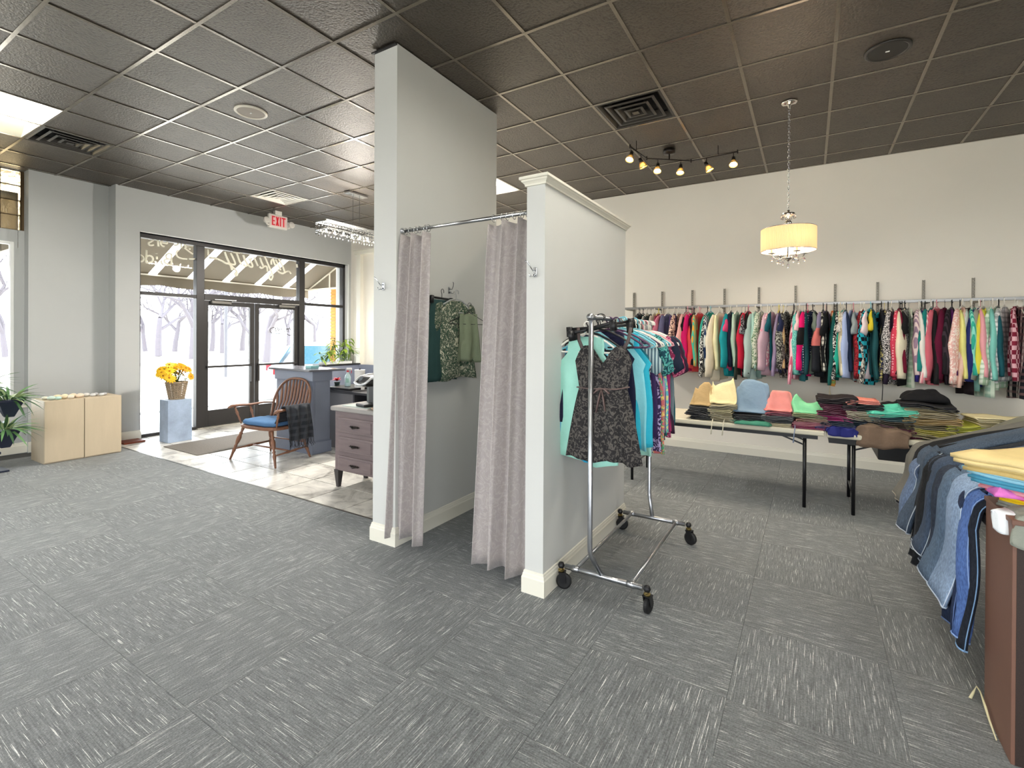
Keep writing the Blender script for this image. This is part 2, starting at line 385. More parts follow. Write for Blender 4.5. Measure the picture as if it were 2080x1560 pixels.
added_win4 = bpy.data.objects.new('added_window_4', None); COL.objects.link(added_win4); struct(added_win4)  # unseen windows, added to light the walls that face the camera
for a, b_ in ((-4.3, -1.5), (-0.4, 2.8)):
    mb = MB(); mb.box(a, b_, -5.11, -5.05, 0.40, 0.45).box(a, b_, -5.11, -5.05, 2.85, 2.9); n_ = 4 if a < -5 else 3
    for q in range(n_+1): xx = a+(b_-a)*q/n_; mb.box(max(a, xx-0.03), min(b_, xx+0.03), -5.11, -5.05, 0.45, 2.85)
    mb.build('frame', mat('dark_bronze_frame', (52, 50, 50), 0.4, 0.3), added_win4)
# street wall, built round its openings
FX = -8.27; SY0, SY1, SZ = 3.15, 6.865, 3.005
mb = MB()
mb.box(-8.62, FX, 2.86, SY0, -0.1, CEIL+0.18); mb.box(-8.62, FX, SY1, 6.94, -0.1, CEIL+0.18); mb.box(-8.62, FX, SY0, SY1, SZ, CEIL+0.18)
mb.box(-8.80, -8.50, 2.03, 2.862, -0.1, CEIL+0.18)
mb.box(-8.80, -8.55, -5.0, 2.03, -0.1, 0.575)
mb.box(-8.80, -8.66, 0.20, 2.03, 2.69, 2.845)
mb.box(-8.80, -8.50, -0.65, 0.20, 0.575, CEIL+0.18); mb.box(-8.80, -8.50, -5.0, -4.0, 0.575, CEIL+0.18)
mb.box(-8.80, -8.66, -4.0, -0.65, 2.69, CEIL+0.18); mb.box(-8.80, -8.66, 1.935, 2.03, 0.575, 2.69); mb.box(-8.80, -8.66, 0.20, 0.30, 0.575, 2.69)
wall_left = struct(mb.build('wall_left', mat('wall_paint_grey_dimmed', (176, 178, 177), 0.6, var=0.02, scale=1.5, bump=0.05, bscale=180)))  # same grey wall paint, darkened here: the dimness is put into the colour
# fitting room: tall wall up to the ceiling, half wall, rear wall
wallbox('wall_tall_partition', M_WALL, -2.758, -2.529, 2.524, 3.82, -0.01, CEIL)
wallbox('wall_half_partition', M_WALL, -1.431, -1.310, 2.490, 3.93, -0.01, 2.405)
wallbox('wall_fitting_rear', M_WALL, -2.529, -1.431, 3.82, 3.93, -0.01, 2.405)
# drywall corner trim at the top of the tall wall
struct(B(-2.775, -2.529, 2.505, 2.524, CEIL-0.012, CEIL-0.002).build('trim_1', M_BRONZE))
# crown cap on the half wall
def profile_run(prof, p0, p1, nrm, mb, m0=(0, 0), m1=(0, 0)):
    # prof: list of (out, z); m0/m1: extra length along the run per unit of out (mitre)
    p0, p1, nrm = Vector(p0), Vector(p1), Vector(nrm); d = (p1-p0).normalized()
    rings = []
    for p, mm in ((p0, -m0), (p1, m1)):
        rings.append([p + nrm*o + d*(o*mm) + Vector((0, 0, z)) for o, z in prof])
    mb.loft(rings, caps=True)
CROWN = [(-0.001, 0.0), (0.010, 0.0), (0.010, 0.010), (0.018, 0.020), (0.026, 0.026), (0.026, 0.034), (0.036, 0.037), (0.036, 0.052), (0.030, 0.056), (-0.001, 0.056)]
BASE = [(0.0, 0.0), (0.016, 0.0), (0.016, 0.092), (0.012, 0.100), (0.010, 0.112), (0.007, 0.118), (0.006, 0.128), (0.0, 0.132)]
mb = MB()
z0 = 2.400
profile_run(CROWN, (-1.431, 2.490, z0), (-1.310, 2.490, z0), (0, -1, 0), mb, 1, 1)
profile_run(CROWN, (-1.310, 2.490, z0), (-1.310, 3.93, z0), (1, 0, 0), mb, 1, 1)
profile_run(CROWN, (-1.431, 3.82, z0), (-1.431, 2.490, z0), (-1, 0, 0), mb, -1, 1)
profile_run(CROWN, (-1.310, 3.93, z0), (-2.529, 3.93, z0), (0, 1, 0), mb, 1, 0)
profile_run(CROWN, (-2.529, 3.82, z0), (-1.431, 3.82, z0), (0, -1, 0), mb, 0, -1)
mb.box(-1.431, -1.310, 2.490, 3.93, z0+0.01, z0+0.056); mb.box(-2.529, -1.431, 3.82, 3.93, z0+0.01, z0+0.056)
struct(mb.build('trim_2', M_TRIM))
def baseb(name, runs, m=M_TRIM):
    mb = MB()
    for p0, p1, nrm, a, b_ in runs: profile_run(BASE, p0+(0,), p1+(0,), nrm+(0,), mb, a, b_)
    return struct(mb.build(name, m))
baseb('baseboard_back', [((-2.52, 6.94), (4.5, 6.94), (0, -1), 0, -1)])
baseb('baseboard_tall_partition', [((-2.758, 2.524), (-2.529, 2.524), (0, -1), 1, 1), ((-2.529, 2.524), (-2.529, 3.82), (1, 0), 1, -1), ((-2.758, 3.82), (-2.758, 2.524), (-1, 0), 0, 1)])
baseb('baseboard_half_partition', [((-1.431, 2.490), (-1.310, 2.490), (0, -1), 1, 1), ((-1.310, 2.490), (-1.310, 3.93), (1, 0), 1, 1), ((-1.431, 3.82), (-1.431, 2.490), (-1, 0), -1, 1)])
baseb('baseboard_left', [((-8.27, 3.15), (-8.27, 2.86), (1, 0), 1, 1), ((-8.50, 2.86), (-8.50, 2.03), (1, 0), -1, 0), ((-8.55, 2.03), (-8.55, -5.0), (1, 0), 0, 0), ((-8.27, 2.86), (-8.50, 2.86), (0, -1), 1, -1)])

# sill and recess trim of the shop window
struct(B(-8.80, -8.535, 0.2, 2.03, 0.575, 0.60).build('trim_3', M_TRIM, bevel=0.004))

# cased opening in the far wall behind the foyer
mb = MB()
mb.box(-8.02, -7.90, 6.865, 6.942, 0, 3.20); mb.box(-8.06, -5.9, 6.85, 6.942, 3.20, 3.27); mb.box(-8.09, -5.9, 6.84, 6.942, 3.27, 3.30)
struct(mb.build('trim_4', M_TRIM, bevel=0.004))

# ================= storefront
M_GLASS = bpy.data.materials.new('window_glass'); M_GLASS.use_nodes = True
nt = M_GLASS.node_tree; nt.nodes.remove(nt.nodes['Principled BSDF'])
tb = N(nt, 'ShaderNodeBsdfTransparent'); tb.inputs[0].default_value = (0.97, 0.98, 0.98, 1); gb = N(nt, 'ShaderNodeBsdfGlossy'); gb.inputs['Roughness'].default_value = 0.02
fr = N(nt, 'ShaderNodeFresnel'); fr.inputs[0].default_value = 1.35; ms = N(nt, 'ShaderNodeMixShader')
nt.links.new(fr.outputs[0], ms.inputs[0]); nt.links.new(tb.outputs[0], ms.inputs[1]); nt.links.new(gb.outputs[0], ms.inputs[2]); nt.links.new(ms.outputs[0], nt.nodes['Material Output'].inputs['Surface'])
GX = -8.42
win1 = bpy.data.objects.new('window_1', None); COL.objects.link(win1); struct(win1)
def frame(parent, name, boxes, m=M_BRONZE, bev=0.004):
    mb = MB()
    for b_ in boxes: mb.box(*b_)
    return mb.build(name, m, parent, bevel=bev)
fx0, fx1 = -8.47, -8.36
frame(win1, 'jamb', [(fx0, fx1, SY0, SY0+0.045, 0, SZ)]); frame(win1, 'jamb', [(fx0, fx1, SY1-0.060, SY1-0.006, 0, SZ)])
frame(win1, 'head', [(fx0, fx1, SY0, SY1-0.006, SZ-0.06, SZ)])
frame(win1, 'mullion', [(fx0, fx1, 3.955, 4.075, 0, SZ-0.06)]); frame(win1, 'mullion', [(fx0, fx1, 5.79, 5.905, 0, SZ-0.06)])
frame(win1, 'transom', [(fx0, fx1, SY0+0.045, 3.955, 2.105, 2.155)]); frame(win1, 'transom', [(fx0, fx1, 5.905, SY1-0.060, 2.105, 2.155)])
frame(win1, 'transom', [(fx0, fx1, 4.075, 5.79, 2.085, 2.185)])
frame(win1, 'threshold', [(fx0, fx1+0.05, 3.95, 5.91, -0.005, 0.02)], mat('threshold_aluminium', (190, 188, 180), 0.3, 0.9))
frame(win1, 'bottom_rail', [(fx0, fx1, SY0+0.045, 3.955, 0, 0.045)]); frame(win1, 'bottom_rail', [(fx0, fx1, 5.905, SY1-0.060, 0, 0.045)])
for a in ((SY0+0.045, 3.955, 0.045, 2.105), (SY0+0.045, 3.955, 2.155, SZ-0.06), (4.075, 5.79, 2.185, SZ-0.06), (5.905, SY1-0.060, 2.155, SZ-0.06), (5.905, SY1-0.060, 0.045, 2.105)):
    B(GX-0.003, GX+0.003, *a).build('pane', M_GLASS, win1)
# white reveal trim round the opening
mb = MB(); mb.box(-8.36, -8.262, SY1-0.006, SY1+0.012, 0, SZ+0.012); mb.box(-8.36, -8.262, SY0, SY1-0.006, SZ, SZ+0.012)
struct(mb.build('trim_5', M_WHITE))
def door(n, y0, y1, hinge_left):
    d = bpy.data.objects.new('door_%d' % n, None); COL.objects.link(d); struct(d)
    x0, x1 = -8.45, -8.40
    frame(d, 'stile', [(x0, x1, y0, y0+0.075, 0.02, 2.08)]); frame(d, 'stile', [(x0, x1, y1-0.075, y1, 0.02, 2.08)])
    frame(d, 'top_rail', [(x0, x1, y0+0.075, y1-0.075, 2.005, 2.08)])
    frame(d, 'bottom_rail', [(x0, x1, y0+0.075, y1-0.075, 0.02, 0.275)])
    frame(d, 'push_bar', [(x1, x1+0.035, y0+0.04, y1-0.04, 0.975, 1.01)])
    B(GX-0.003, GX+0.003, y0+0.075, y1-0.075, 0.275, 2.005).build('pane', M_GLASS, d)
    yy = (y1-0.05) if hinge_left else (y0+0.05)
    MB().box(x1, x1+0.03, yy-0.02, yy+0.02, 0.70, 0.98).build('pull_handle', M_BRONZE, d)
    c0 = y0+0.10 if hinge_left else y1-0.42
    B(x1, x1+0.06, c0, c0+0.32, 2.035, 2.085).build('door_closer', mat('closer_grey', (120, 118, 114), 0.3, 0.6), d, bevel=0.008)
    MB().bar((x1+0.05, c0+0.05, 2.10), (x1+0.12, c0+0.36, 2.10), 0.018, 0.012).build('closer_arm', mat('closer_arm', (205, 203, 198), 0.3, 0.8), d)
    return d
door(1, 4.08, 4.925, True); d2 = door(2, 4.94, 5.785, False)

# mirrored lettering on the glass (it is read from the street)
M_VINYL = bpy.data.materials.new('white_vinyl'); M_VINYL.use_nodes = True; nt = M_VINYL.node_tree; b = nt.nodes['Principled BSDF']
b.inputs['Base Color'].default_value = lin((255, 252, 240)); b.inputs['Roughness'].default_value = 0.6
tl = N(nt, 'ShaderNodeBsdfTranslucent'); tl.inputs[0].default_value = lin((255, 250, 236)); ms = N(nt, 'ShaderNodeMixShader'); ms.inputs[0].default_value = 0.5
nt.links.new(b.outputs[0], ms.inputs[1]); nt.links.new(tl.outputs[0], ms.inputs[2]); nt.links.new(ms.outputs[0], nt.nodes['Material Output'].inputs['Surface'])
M_VINYLD = mat('grey_vinyl', (70, 66, 66), 0.6)
def strokes(name, parent, pts_list, wd, m, x=GX+0.006):
    mb = MB()
    for pts in pts_list:
        # smooth the polyline
        ps = [Vector((x, y, z)) for y, z in pts]
        out = []
        for i in range(len(ps)-1):
            a = ps[max(i-1, 0)]; b_ = ps[i]; c = ps[i+1]; d = ps[min(i+2, len(ps)-1)]
            for k in range(5):
                t = k/5; out.append(0.5*((2*b_)+(-a+c)*t+(2*a-5*b_+4*c-d)*t*t+(-a+3*b_-3*c+d)*t*t*t))
        out.append(ps[-1])
        mb.tube(out, wd, n=6, flat=1.0)
    o = mb.build(name, m, parent); o.scale = (1, 1, 1); return o
# strokes are given in crop pixels of the pane and turned into the pane's own y and z
def pane_pt(px, py):
    k = (px-1040)/982.7; v = (688.2-py)/982.7
    yaw, pitch, roll = R(31.57), R(-0.21), R(0.32)
    fw = Vector((-math.sin(yaw)*math.cos(pitch), math.cos(yaw)*math.cos(pitch), math.sin(pitch))); r = Vector((math.cos(yaw), math.sin(yaw), 0)); u = r.cross(fw)
    r2 = r*math.cos(roll)+u*math.sin(roll); u2 = -r*math.sin(roll)+u*math.cos(roll)
    d = fw+r2*k+u2*v; t = (GX+0.006)/d.x
    return (d.y*t, CH+d.z*t)
def crop(x0, y0, s, pl): return [[pane_pt(x0+x/s, y0+y/s) for x, y in p] for p in pl]
INF = [
 [(450,310),(500,440),(560,560),(600,670)], [(150,425),(260,435),(380,480),(470,530),(540,550),(620,620),(690,700),(700,750),(680,775),(655,750),(690,700)],
 [(570,330),(620,430),(660,540),(620,560),(560,540)], [(650,260),(700,370),(750,500),(790,560)], [(620,310),(690,320),(750,330)],
 [(820,370),(850,460),(900,560),(860,590),(830,560)], [(780,320),(800,340)], [(930,440),(990,540),(1000,600),(950,600),(900,540)], [(1030,410),(1070,500),(1110,590)], [(990,440),(960,470)],
 [(1150,420),(1180,510),(1220,600),(1180,630),(1140,600)], [(1210,350),(1270,460),(1330,600),(1390,730),(1400,800),(1370,860),(1335,820),(1370,740)], [(1210,600),(1280,600),(1300,700)],
 [(1380,560),(1375,490),(1410,450),(1430,520),(1470,590)], [(1460,460),(1490,520),(1530,600),(1560,670)], [(1490,390),(1540,480),(1600,590),(1640,700)], [(1490,660),(1530,710),(1600,735),(1680,700),(1730,700),(1765,740)],
 [(1880,550),(1890,620)]]
strokes('script_lettering', win1, crop(410, 480, 9.752, INF), 0.017, M_VINYL)
SIS = [
 [(280,260),(330,235),(390,260),(400,300),(340,340),(285,370),(300,420),(360,435),(420,415)],
 [(545,460),(535,360),(530,270)], [(535,330),(500,285),(440,265)],
 [(610,350),(700,375),(775,380),(760,310),(690,290),(620,330),(610,400),(650,450),(700,465)],
 [(940,300),(1020,320),(1060,380),(1040,420),(960,430)], [(1150,360),(1145,500)], [(1230,390),(1270,500)],
 [(230,560),(225,700),(220,870),(300,885),(375,860),(400,790),(370,730),(300,705),(230,730)],
 [(60,860),(120,850),(150,790),(120,720),(60,685)], [(490,650),(492,662)], [(500,730),(505,800)],
 [(620,830),(625,900),(665,940)], [(890,660),(885,800),(880,945),(800,935),(720,890),(700,830),(760,800),(880,805)], [(885,665),(800,655),(745,700),(760,770),(820,800)],
 [(1080,560),(1030,600),(1015,660),(1060,740),(1160,780),(1300,795)], [(1350,790),(1450,795),(1560,780)], [(1230,500),(1330,580),(1450,665)], [(1375,510),(1365,545)],
 [(1855,540),(1860,700)], [(1890,765),(1990,775),(2080,770)]]
strokes('lettering', win1, crop(280, 465, 13.0, SIS), 0.013, M_VINYL)
DR = [[(430,290),(350,310),(330,370),(390,430),(500,435),(640,430),(720,440),(780,475),(850,470)], [(450,290),(470,380),(480,420)], [(500,280),(530,380)], [(540,290),(560,400)], [(600,280),(590,400)], [(650,300),(680,400)], [(710,310),(730,400)], [(750,310),(760,400)], [(700,330),(790,320)], [(790,290),(830,400),(820,480)], [(900,455),(915,475)]]
strokes('script_lettering', d2, crop(520, 640, 11.555, DR), 0.006, M_VINYLD, GX+0.006)

# ================= shop window on the left with glass blocks over it
win2 = bpy.data.objects.new('window_2', None); COL.objects.link(win2); struct(win2)
frame(win2, 'jamb', [(-8.73, -8.655, 1.90, 1.935, 0.60, 2.69)], M_WHITE); frame(win2, 'jamb', [(-8.73, -8.655, 0.30, 0.335, 0.60, 2.69)], M_WHITE)
frame(win2, 'head', [(-8.73, -8.655, 0.335, 1.90, 2.655, 2.69)], M_WHITE); frame(win2, 'bottom_rail', [(-8.73, -8.655, 0.335, 1.90, 0.60, 0.64)], M_WHITE)
B(-8.70, -8.694, 0.335, 1.90, 0.64, 2.655).build('pane', M_GLASS, win2)
M_BLOCK = bpy.data.materials.new('glass_block'); M_BLOCK.use_nodes = True; nt = M_BLOCK.node_tree; b = nt.nodes['Principled BSDF']
b.inputs['Base Color'].default_value = lin((250, 226, 180)); b.inputs['Roughness'].default_value = 0.3; b.inputs['Transmission Weight'].default_value = 0.85
tc = N(nt, 'ShaderNodeTexCoord'); nn = N(nt, 'ShaderNodeTexNoise', i_Scale=9.0, i_Detail=1.5, i_Distortion=2.5); oi = N(nt, 'ShaderNodeObjectInfo')
ad = N(nt, 'ShaderNodeVectorMath', operation='MULTIPLY_ADD'); nt.links.new(oi.outputs['Random'], ad.inputs[0]); ad.inputs[1].default_value = (9, 7, 5); nt.links.new(tc.outputs['Object'], ad.inputs[2]); nt.links.new(ad.outputs[0], nn.inputs['Vector'])
bp = N(nt, 'ShaderNodeBump', i_Strength=0.7, i_Distance=0.03); nt.links.new(nn.outputs['Fac'], bp.inputs['Height']); nt.links.new(bp.outputs[0], b.inputs['Normal'])
mb = MB(); mb.box(-0.035, 0.035, -0.090, 0.090, -0.090, 0.090)
bme = mb.mesh('glass_block', False, M_BLOCK)
for i in range(9):
    for j in range(4):
        link('glass_block', bme, win2, (-8.70, 1.905-i*0.190, 2.94+j*0.1905), bevel=0.010)
mb = MB()
for i in range(10): mb.box(-8.725, -8.675, 2.0-i*0.190-0.004, 2.0-i*0.190+0.004, 2.845, CEIL)
for j in range(5): mb.box(-8.725, -8.675, 0.29, 2.004, 2.845+j*0.1905-0.004, 2.845+j*0.1905+0.004)
mb.box(-8.725, -8.675, 2.0, 2.03, 2.845, CEIL)
mb.build('mortar_grid', mat('mortar_brown', (84, 66, 40), 0.8), win2)
win3 = bpy.data.objects.new('window_3', None); COL.objects.link(win3); struct(win3)
frame(win3, 'frame', [(-8.73, -8.655, -4.0, -3.96, 0.575, 2.69), (-8.73, -8.655, -0.69, -0.65, 0.575, 2.69), (-8.73, -8.655, -3.96, -0.69, 2.65, 2.69), (-8.73, -8.655, -3.96, -0.69, 0.575, 0.62), (-8.73, -8.655, -2.35, -2.30, 0.62, 2.65)], M_WHITE)
B(-8.70, -8.694, -3.96, -2.35, 0.62, 2.65).build('pane', M_GLASS, win3); B(-8.70, -8.694, -2.30, -0.69, 0.62, 2.65).build('pane', M_GLASS, win3)
# ================= street side
gr = struct(B(-90, 60, -60, 110, -0.32, -0.13).build('ground', mat('pale_pavement', (226, 220, 208), 0.8, var=0.03, scale=0.3)))
struct(B(-11.2, -8.80, -10, 20, -0.12, -0.06).build('sidewalk', mat('sidewalk_concrete', (214, 212, 206), 0.8)))
struct(B(-11.35, -11.2, -10, 20, -0.12, -0.03).build('kerb', mat('kerb_concrete', (168, 168, 166), 0.8)))
struct(B(-30.3, -30.0, -60, 110, -0.12, 0.02).build('kerb', mat('kerb_concrete', (168, 168, 166), 0.8)))
M_BARK = mat('bark_grey', (86, 82, 88), 0.9)
def tree_mesh(seed, h, depth=6):
    r = random.Random(seed); tr = MB(); br = MB()
    def rec(p, d, L, rad, k, mb):
        n = 3; pts = [p]; q = p; dd = d.copy()
        for i in range(n):
            dd = (dd + Vector((r.uniform(-.16, .16), r.uniform(-.16, .16), r.uniform(-.02, .12)))).normalized(); q = q + dd*L/n; pts.append(q)
        mb.tube(pts, [rad*(1-0.35*i/n) for i in range(n+1)], n=6 if k > 3 else 3, caps=False)
        if k == 0: return
        for i in range(3 if k > 1 else 3):
            a = r.uniform(0, 6.28); t = r.uniform(0.45, 0.95)
            nd = (dd*math.cos(t) + (dd.orthogonal().normalized()*math.cos(a)+dd.cross(dd.orthogonal().normalized())*math.sin(a))*math.sin(t)); nd.z = abs(nd.z)*0.8+0.15
            rec(pts[-1] if i < 2 else pts[-2], nd.normalized(), L*r.uniform(.60, .80), rad*.58, k-1, br)
    rec(Vector((0, 0, 0)), Vector((0, 0, 1)), h*0.27, h*0.023, depth, tr)
    return tr.mesh('trunk', True, M_BARK), br.mesh('branches', True, M_BARK)
TM = [tree_mesh(3, 11), tree_mesh(8, 12), tree_mesh(21, 9), tree_mesh(30, 10)]
def at_px(px, dist):     # a point out in the street, at a bearing seen through the shop front
    k = (px-1040)/982.7; dx, dy = -0.5236+0.852*k, 0.852+0.5236*k; n = math.hypot(dx, dy); return dx/n*dist, dy/n*dist
for n_, (px, dist, k, s, lab) in enumerate([
    (322, 46, 0, 1.0, 'bare grey tree with a forked trunk, seen behind the yellow flowers'),
    (295, 60, 2, 1.1, 'thin bare tree at the window edge beyond the lawn'),
    (355, 58, 3, 1.1, 'bushy bare tree next to the forked one, seen over the flowers'),
    (392, 40, 1, 1.0, 'bare tree whose branches hang beside the first mullion'),
    (430, 58, 2, 1.2, 'small bare tree just inside the first door glass'),
    (452, 52, 0, 0.9, 'bare tree behind the street lamp pole'),
    (492, 60, 3, 1.25, 'round crowned bare tree in the middle of the first door glass'),
    (512, 50, 1, 0.8, 'narrow bare tree beside the door meeting stiles'),
    (541, 33, 0, 0.95, 'thick trunked bare tree seen through the second door'),
    (585, 60, 2, 1.2, 'distant bare tree behind the thick trunked one'),
    (640, 66, 3, 1.1, 'distant bare tree above the parked car'),
    (12, 50, 2, 1.0, 'bare tree seen through the shop window by the plant stand'),
    (-20, 56, 1, 1.1, 'taller bare tree beyond the plant stand window')]):
    x, y = at_px(px, dist)
    t = thing('bare_tree', lab, 'tree', (x, y, -0.12), n_*1.3, 'bare trees across the street'); t.scale = (s, s, s)
    link('trunk', TM[k][0], t); link('branches', TM[k][1], t)
x, y = at_px(459, 22)
t = thing('street_lamp', 'thin dark street lamp pole seen through the first door', 'street lamp', (x, y, -0.12))
MB().tube([(0, 0, 0), (0, 0, 6)], 0.06, n=8).build('pole', mat('pole_grey', (70, 70, 76), 0.5), t)
MB().box(-0.1, 0.7, -0.1, 0.1, 5.9, 6.05).build('lamp_head', mat('pole_grey', (70, 70, 76), 0.5), t)
x, y = at_px(322, 84)
t = thing('house', 'small pale house with blue windows beyond the bare trees', 'house', (x, y, -0.12), R(30))
B(-3, 3, -4, 4, 0, 2.6).build('walls', mat('house_white', (225, 228, 230), 0.7), t)
MB().loft([[(-3.4, -4.4, 2.6), (3.4, -4.4, 2.6), (0, -4.4, 4.0)], [(-3.4, 4.4, 2.6), (3.4, 4.4, 2.6), (0, 4.4, 4.0)]]).build('roof', mat('roof_grey', (150, 152, 158), 0.8), t)
for yy in (-2.4, 0, 2.4): B(2.98, 3.04, yy-0.6, yy+0.6, 0.9, 1.9).build('window', mat('house_window', (110, 170, 190), 0.3), t)
x, y = at_px(490, 78)
t = thing('house', 'wide low pale house behind the trees in the first door', 'house', (x, y, -0.12), R(40))
B(-3, 3, -7, 7, 0, 2.6).build('walls', mat('house_white', (225, 228, 230), 0.7), t)
MB().loft([[(-3.4, -7.4, 2.6), (3.4, -7.4, 2.6), (0, -7.4, 3.7)], [(-3.4, 7.4, 2.6), (3.4, 7.4, 2.6), (0, 7.4, 3.7)]]).build('roof', mat('roof_grey', (150, 152, 158), 0.8), t)
for yy in (-4, -1, 2, 5): B(2.98, 3.04, yy-0.6, yy+0.6, 0.9, 1.9).build('window', mat('house_window', (110, 170, 190), 0.3), t)

# parked car: white hatchback whose tail points at the doors
def car(name, lab, loc, rz, body, red=True):
    t = thing(name, lab, 'car', loc, rz)
    # side outline (x along the car, tail at x=0), lofted across with tumblehome
    low = [(0.0, 0.45), (0.02, 0.85), (0.15, 0.95), (3.2, 0.93), (4.15, 0.80), (4.3, 0.55), (4.25, 0.30), (0.05, 0.28)]
    mb = MB(); W = 0.88
    rings = []
    for yy, s in ((-W, 0.96), (-W*0.97, 1.0), (W*0.97, 1.0), (W, 0.96)):
        rings.append([(2.1+(x-2.1)*s, yy, 0.55+(z-0.55)*s) for x, z in low])
    mb.loft(rings).build('body', body, t, smooth=False, bevel=0.04)
    top = [(0.12, 0.93), (0.45, 1.38), (0.9, 1.47), (2.1, 1.46), (3.05, 0.93)]
    rings = [[(x, -0.84 + 0.0*z, z) if z < 1 else (x, -0.66, z) for x, z in top], [(x, 0.84, z) if z < 1 else (x, 0.66, z) for x, z in top]]
    MB().loft(rings).build('cabin', body, t, bevel=0.03)
    gm = mat('car_glass_blue', (96, 150, 178), 0.15, spec=0.8)
    for s in (-1, 1):
        for a, b_ in ((0.42, 1.25), (1.33, 2.55)):
            zt = 1.40; q = [(a+ (0.0 if a > 1 else -0.05), 1.0), (b_, 1.0), (b_-(0.38 if b_ > 2 else 0.0), zt), (a+(0.0 if a > 1 else 0.18), zt)]
            MB().loft([[(x, s*(0.835-(z-1.0)*0.37), z) for x, z in q], [(x, s*(0.855-(z-1.0)*0.37), z) for x, z in q]]).build('side_window', gm, t)
    MB().loft([[(0.10, yy, 1.0), (0.36, yy*0.85, 1.38)] for yy in (-0.7, 0.7)] , close=False, caps=False).build('rear_window', gm, t, solid=0.02)
    for s in (-1, 1): B(-0.02, 0.10, s*0.72-0.13, s*0.72+0.13, 0.78, 0.92).build('tail_light', mat('tail_light_red', (190, 30, 45), 0.3, emit=0.4 if red else 0), t)
    wm = MB().lathe([(0.0, -0.1), (0.30, -0.1), (0.33, -0.06), (0.33, 0.06), (0.30, 0.1), (0.0, 0.1)], n=20).mesh('wheel', True, M_RUB)
    hm = MB().lathe([(0.0, -0.105), (0.2, -0.105), (0.2, 0.105), (0.0, 0.105)], n=12).mesh('hubcap', False, M_MET)
    for x in (0.8, 3.45):
        for s in (-1, 1):
            wh = link('wheel', wm, t, (x, s*0.80, 0.33), (R(90), 0, 0)); link('hubcap', hm, wh)
    return t
x, y = at_px(548, 12.6)
car('parked_car', 'white parked car with a red tail light outside the second door', (x, y, -0.12), R(64), mat('car_paint_white', (228, 232, 236), 0.3))
x, y = at_px(700, 36)
car('parked_car', 'blue tinted car parked farther off behind the brick pillar', (x, y, -0.12), R(120), mat('car_paint_blue', (120, 160, 190), 0.3), False)

# brick pillar holding the awning end: every brick its own piece
t = thing('brick_pillar', 'orange brick pillar under the awning end outside', 'pillar', (-9.2, 7.5, -0.12))
B(-0.19, 0.19, -0.19, 0.19, 0, 2.75).build('core', mat('mortar_tan', (196, 160, 112), 0.9), t)
M_BR = mat('brick_orange', (206, 138, 66), 0.85, var=0.15, scale=6)
bm1 = B(-0.093, 0.093, -0.012, 0.012, -0.031, 0.031).mesh('brick', False, M_BR)
for c in range(36):
    z = 0.04+c*0.076; off = 0.05 if c % 2 else -0.05
    for face, rz in ((0, 0), (1, R(90))):
        for xx in (-0.1+off*0.0, 0.1):
            if face == 0: link('brick', bm1, t, (xx+(0.0), -0.195, z))
            else: link('brick', bm1, t, (0.195, xx, z), (0, 0, rz))
# awnings
M_AWN = bpy.data.materials.new('awning_canvas'); M_AWN.use_nodes = True; nt = M_AWN.node_tree; b = nt.nodes['Principled BSDF']
b.inputs['Base Color'].default_value = lin((124, 114, 98)); b.inputs['Roughness'].default_value = 0.9
tl = N(nt, 'ShaderNodeBsdfTranslucent'); tl.inputs[0].default_value = lin((118, 107, 88)); ms = N(nt, 'ShaderNodeMixShader'); ms.inputs[0].default_value = 0.35
nt.links.new(b.outputs[0], ms.inputs[1]); nt.links.new(tl.outputs[0], ms.inputs[2]); nt.links.new(ms.outputs[0], nt.nodes['Material Output'].inputs['Surface'])
M_AWNS = bpy.data.materials.new('awning_stripe_white'); M_AWNS.use_nodes = True; nt = M_AWNS.node_tree; nt.nodes.remove(nt.nodes['Principled BSDF'])
tl = N(nt, 'ShaderNodeBsdfTranslucent'); tl.inputs[0].default_value = (0.9, 0.9, 0.9, 1); nt.links.new(tl.outputs[0], nt.nodes['Material Output'].inputs['Surface'])
M_AWF = mat('awning_frame', (222, 212, 194), 0.4)
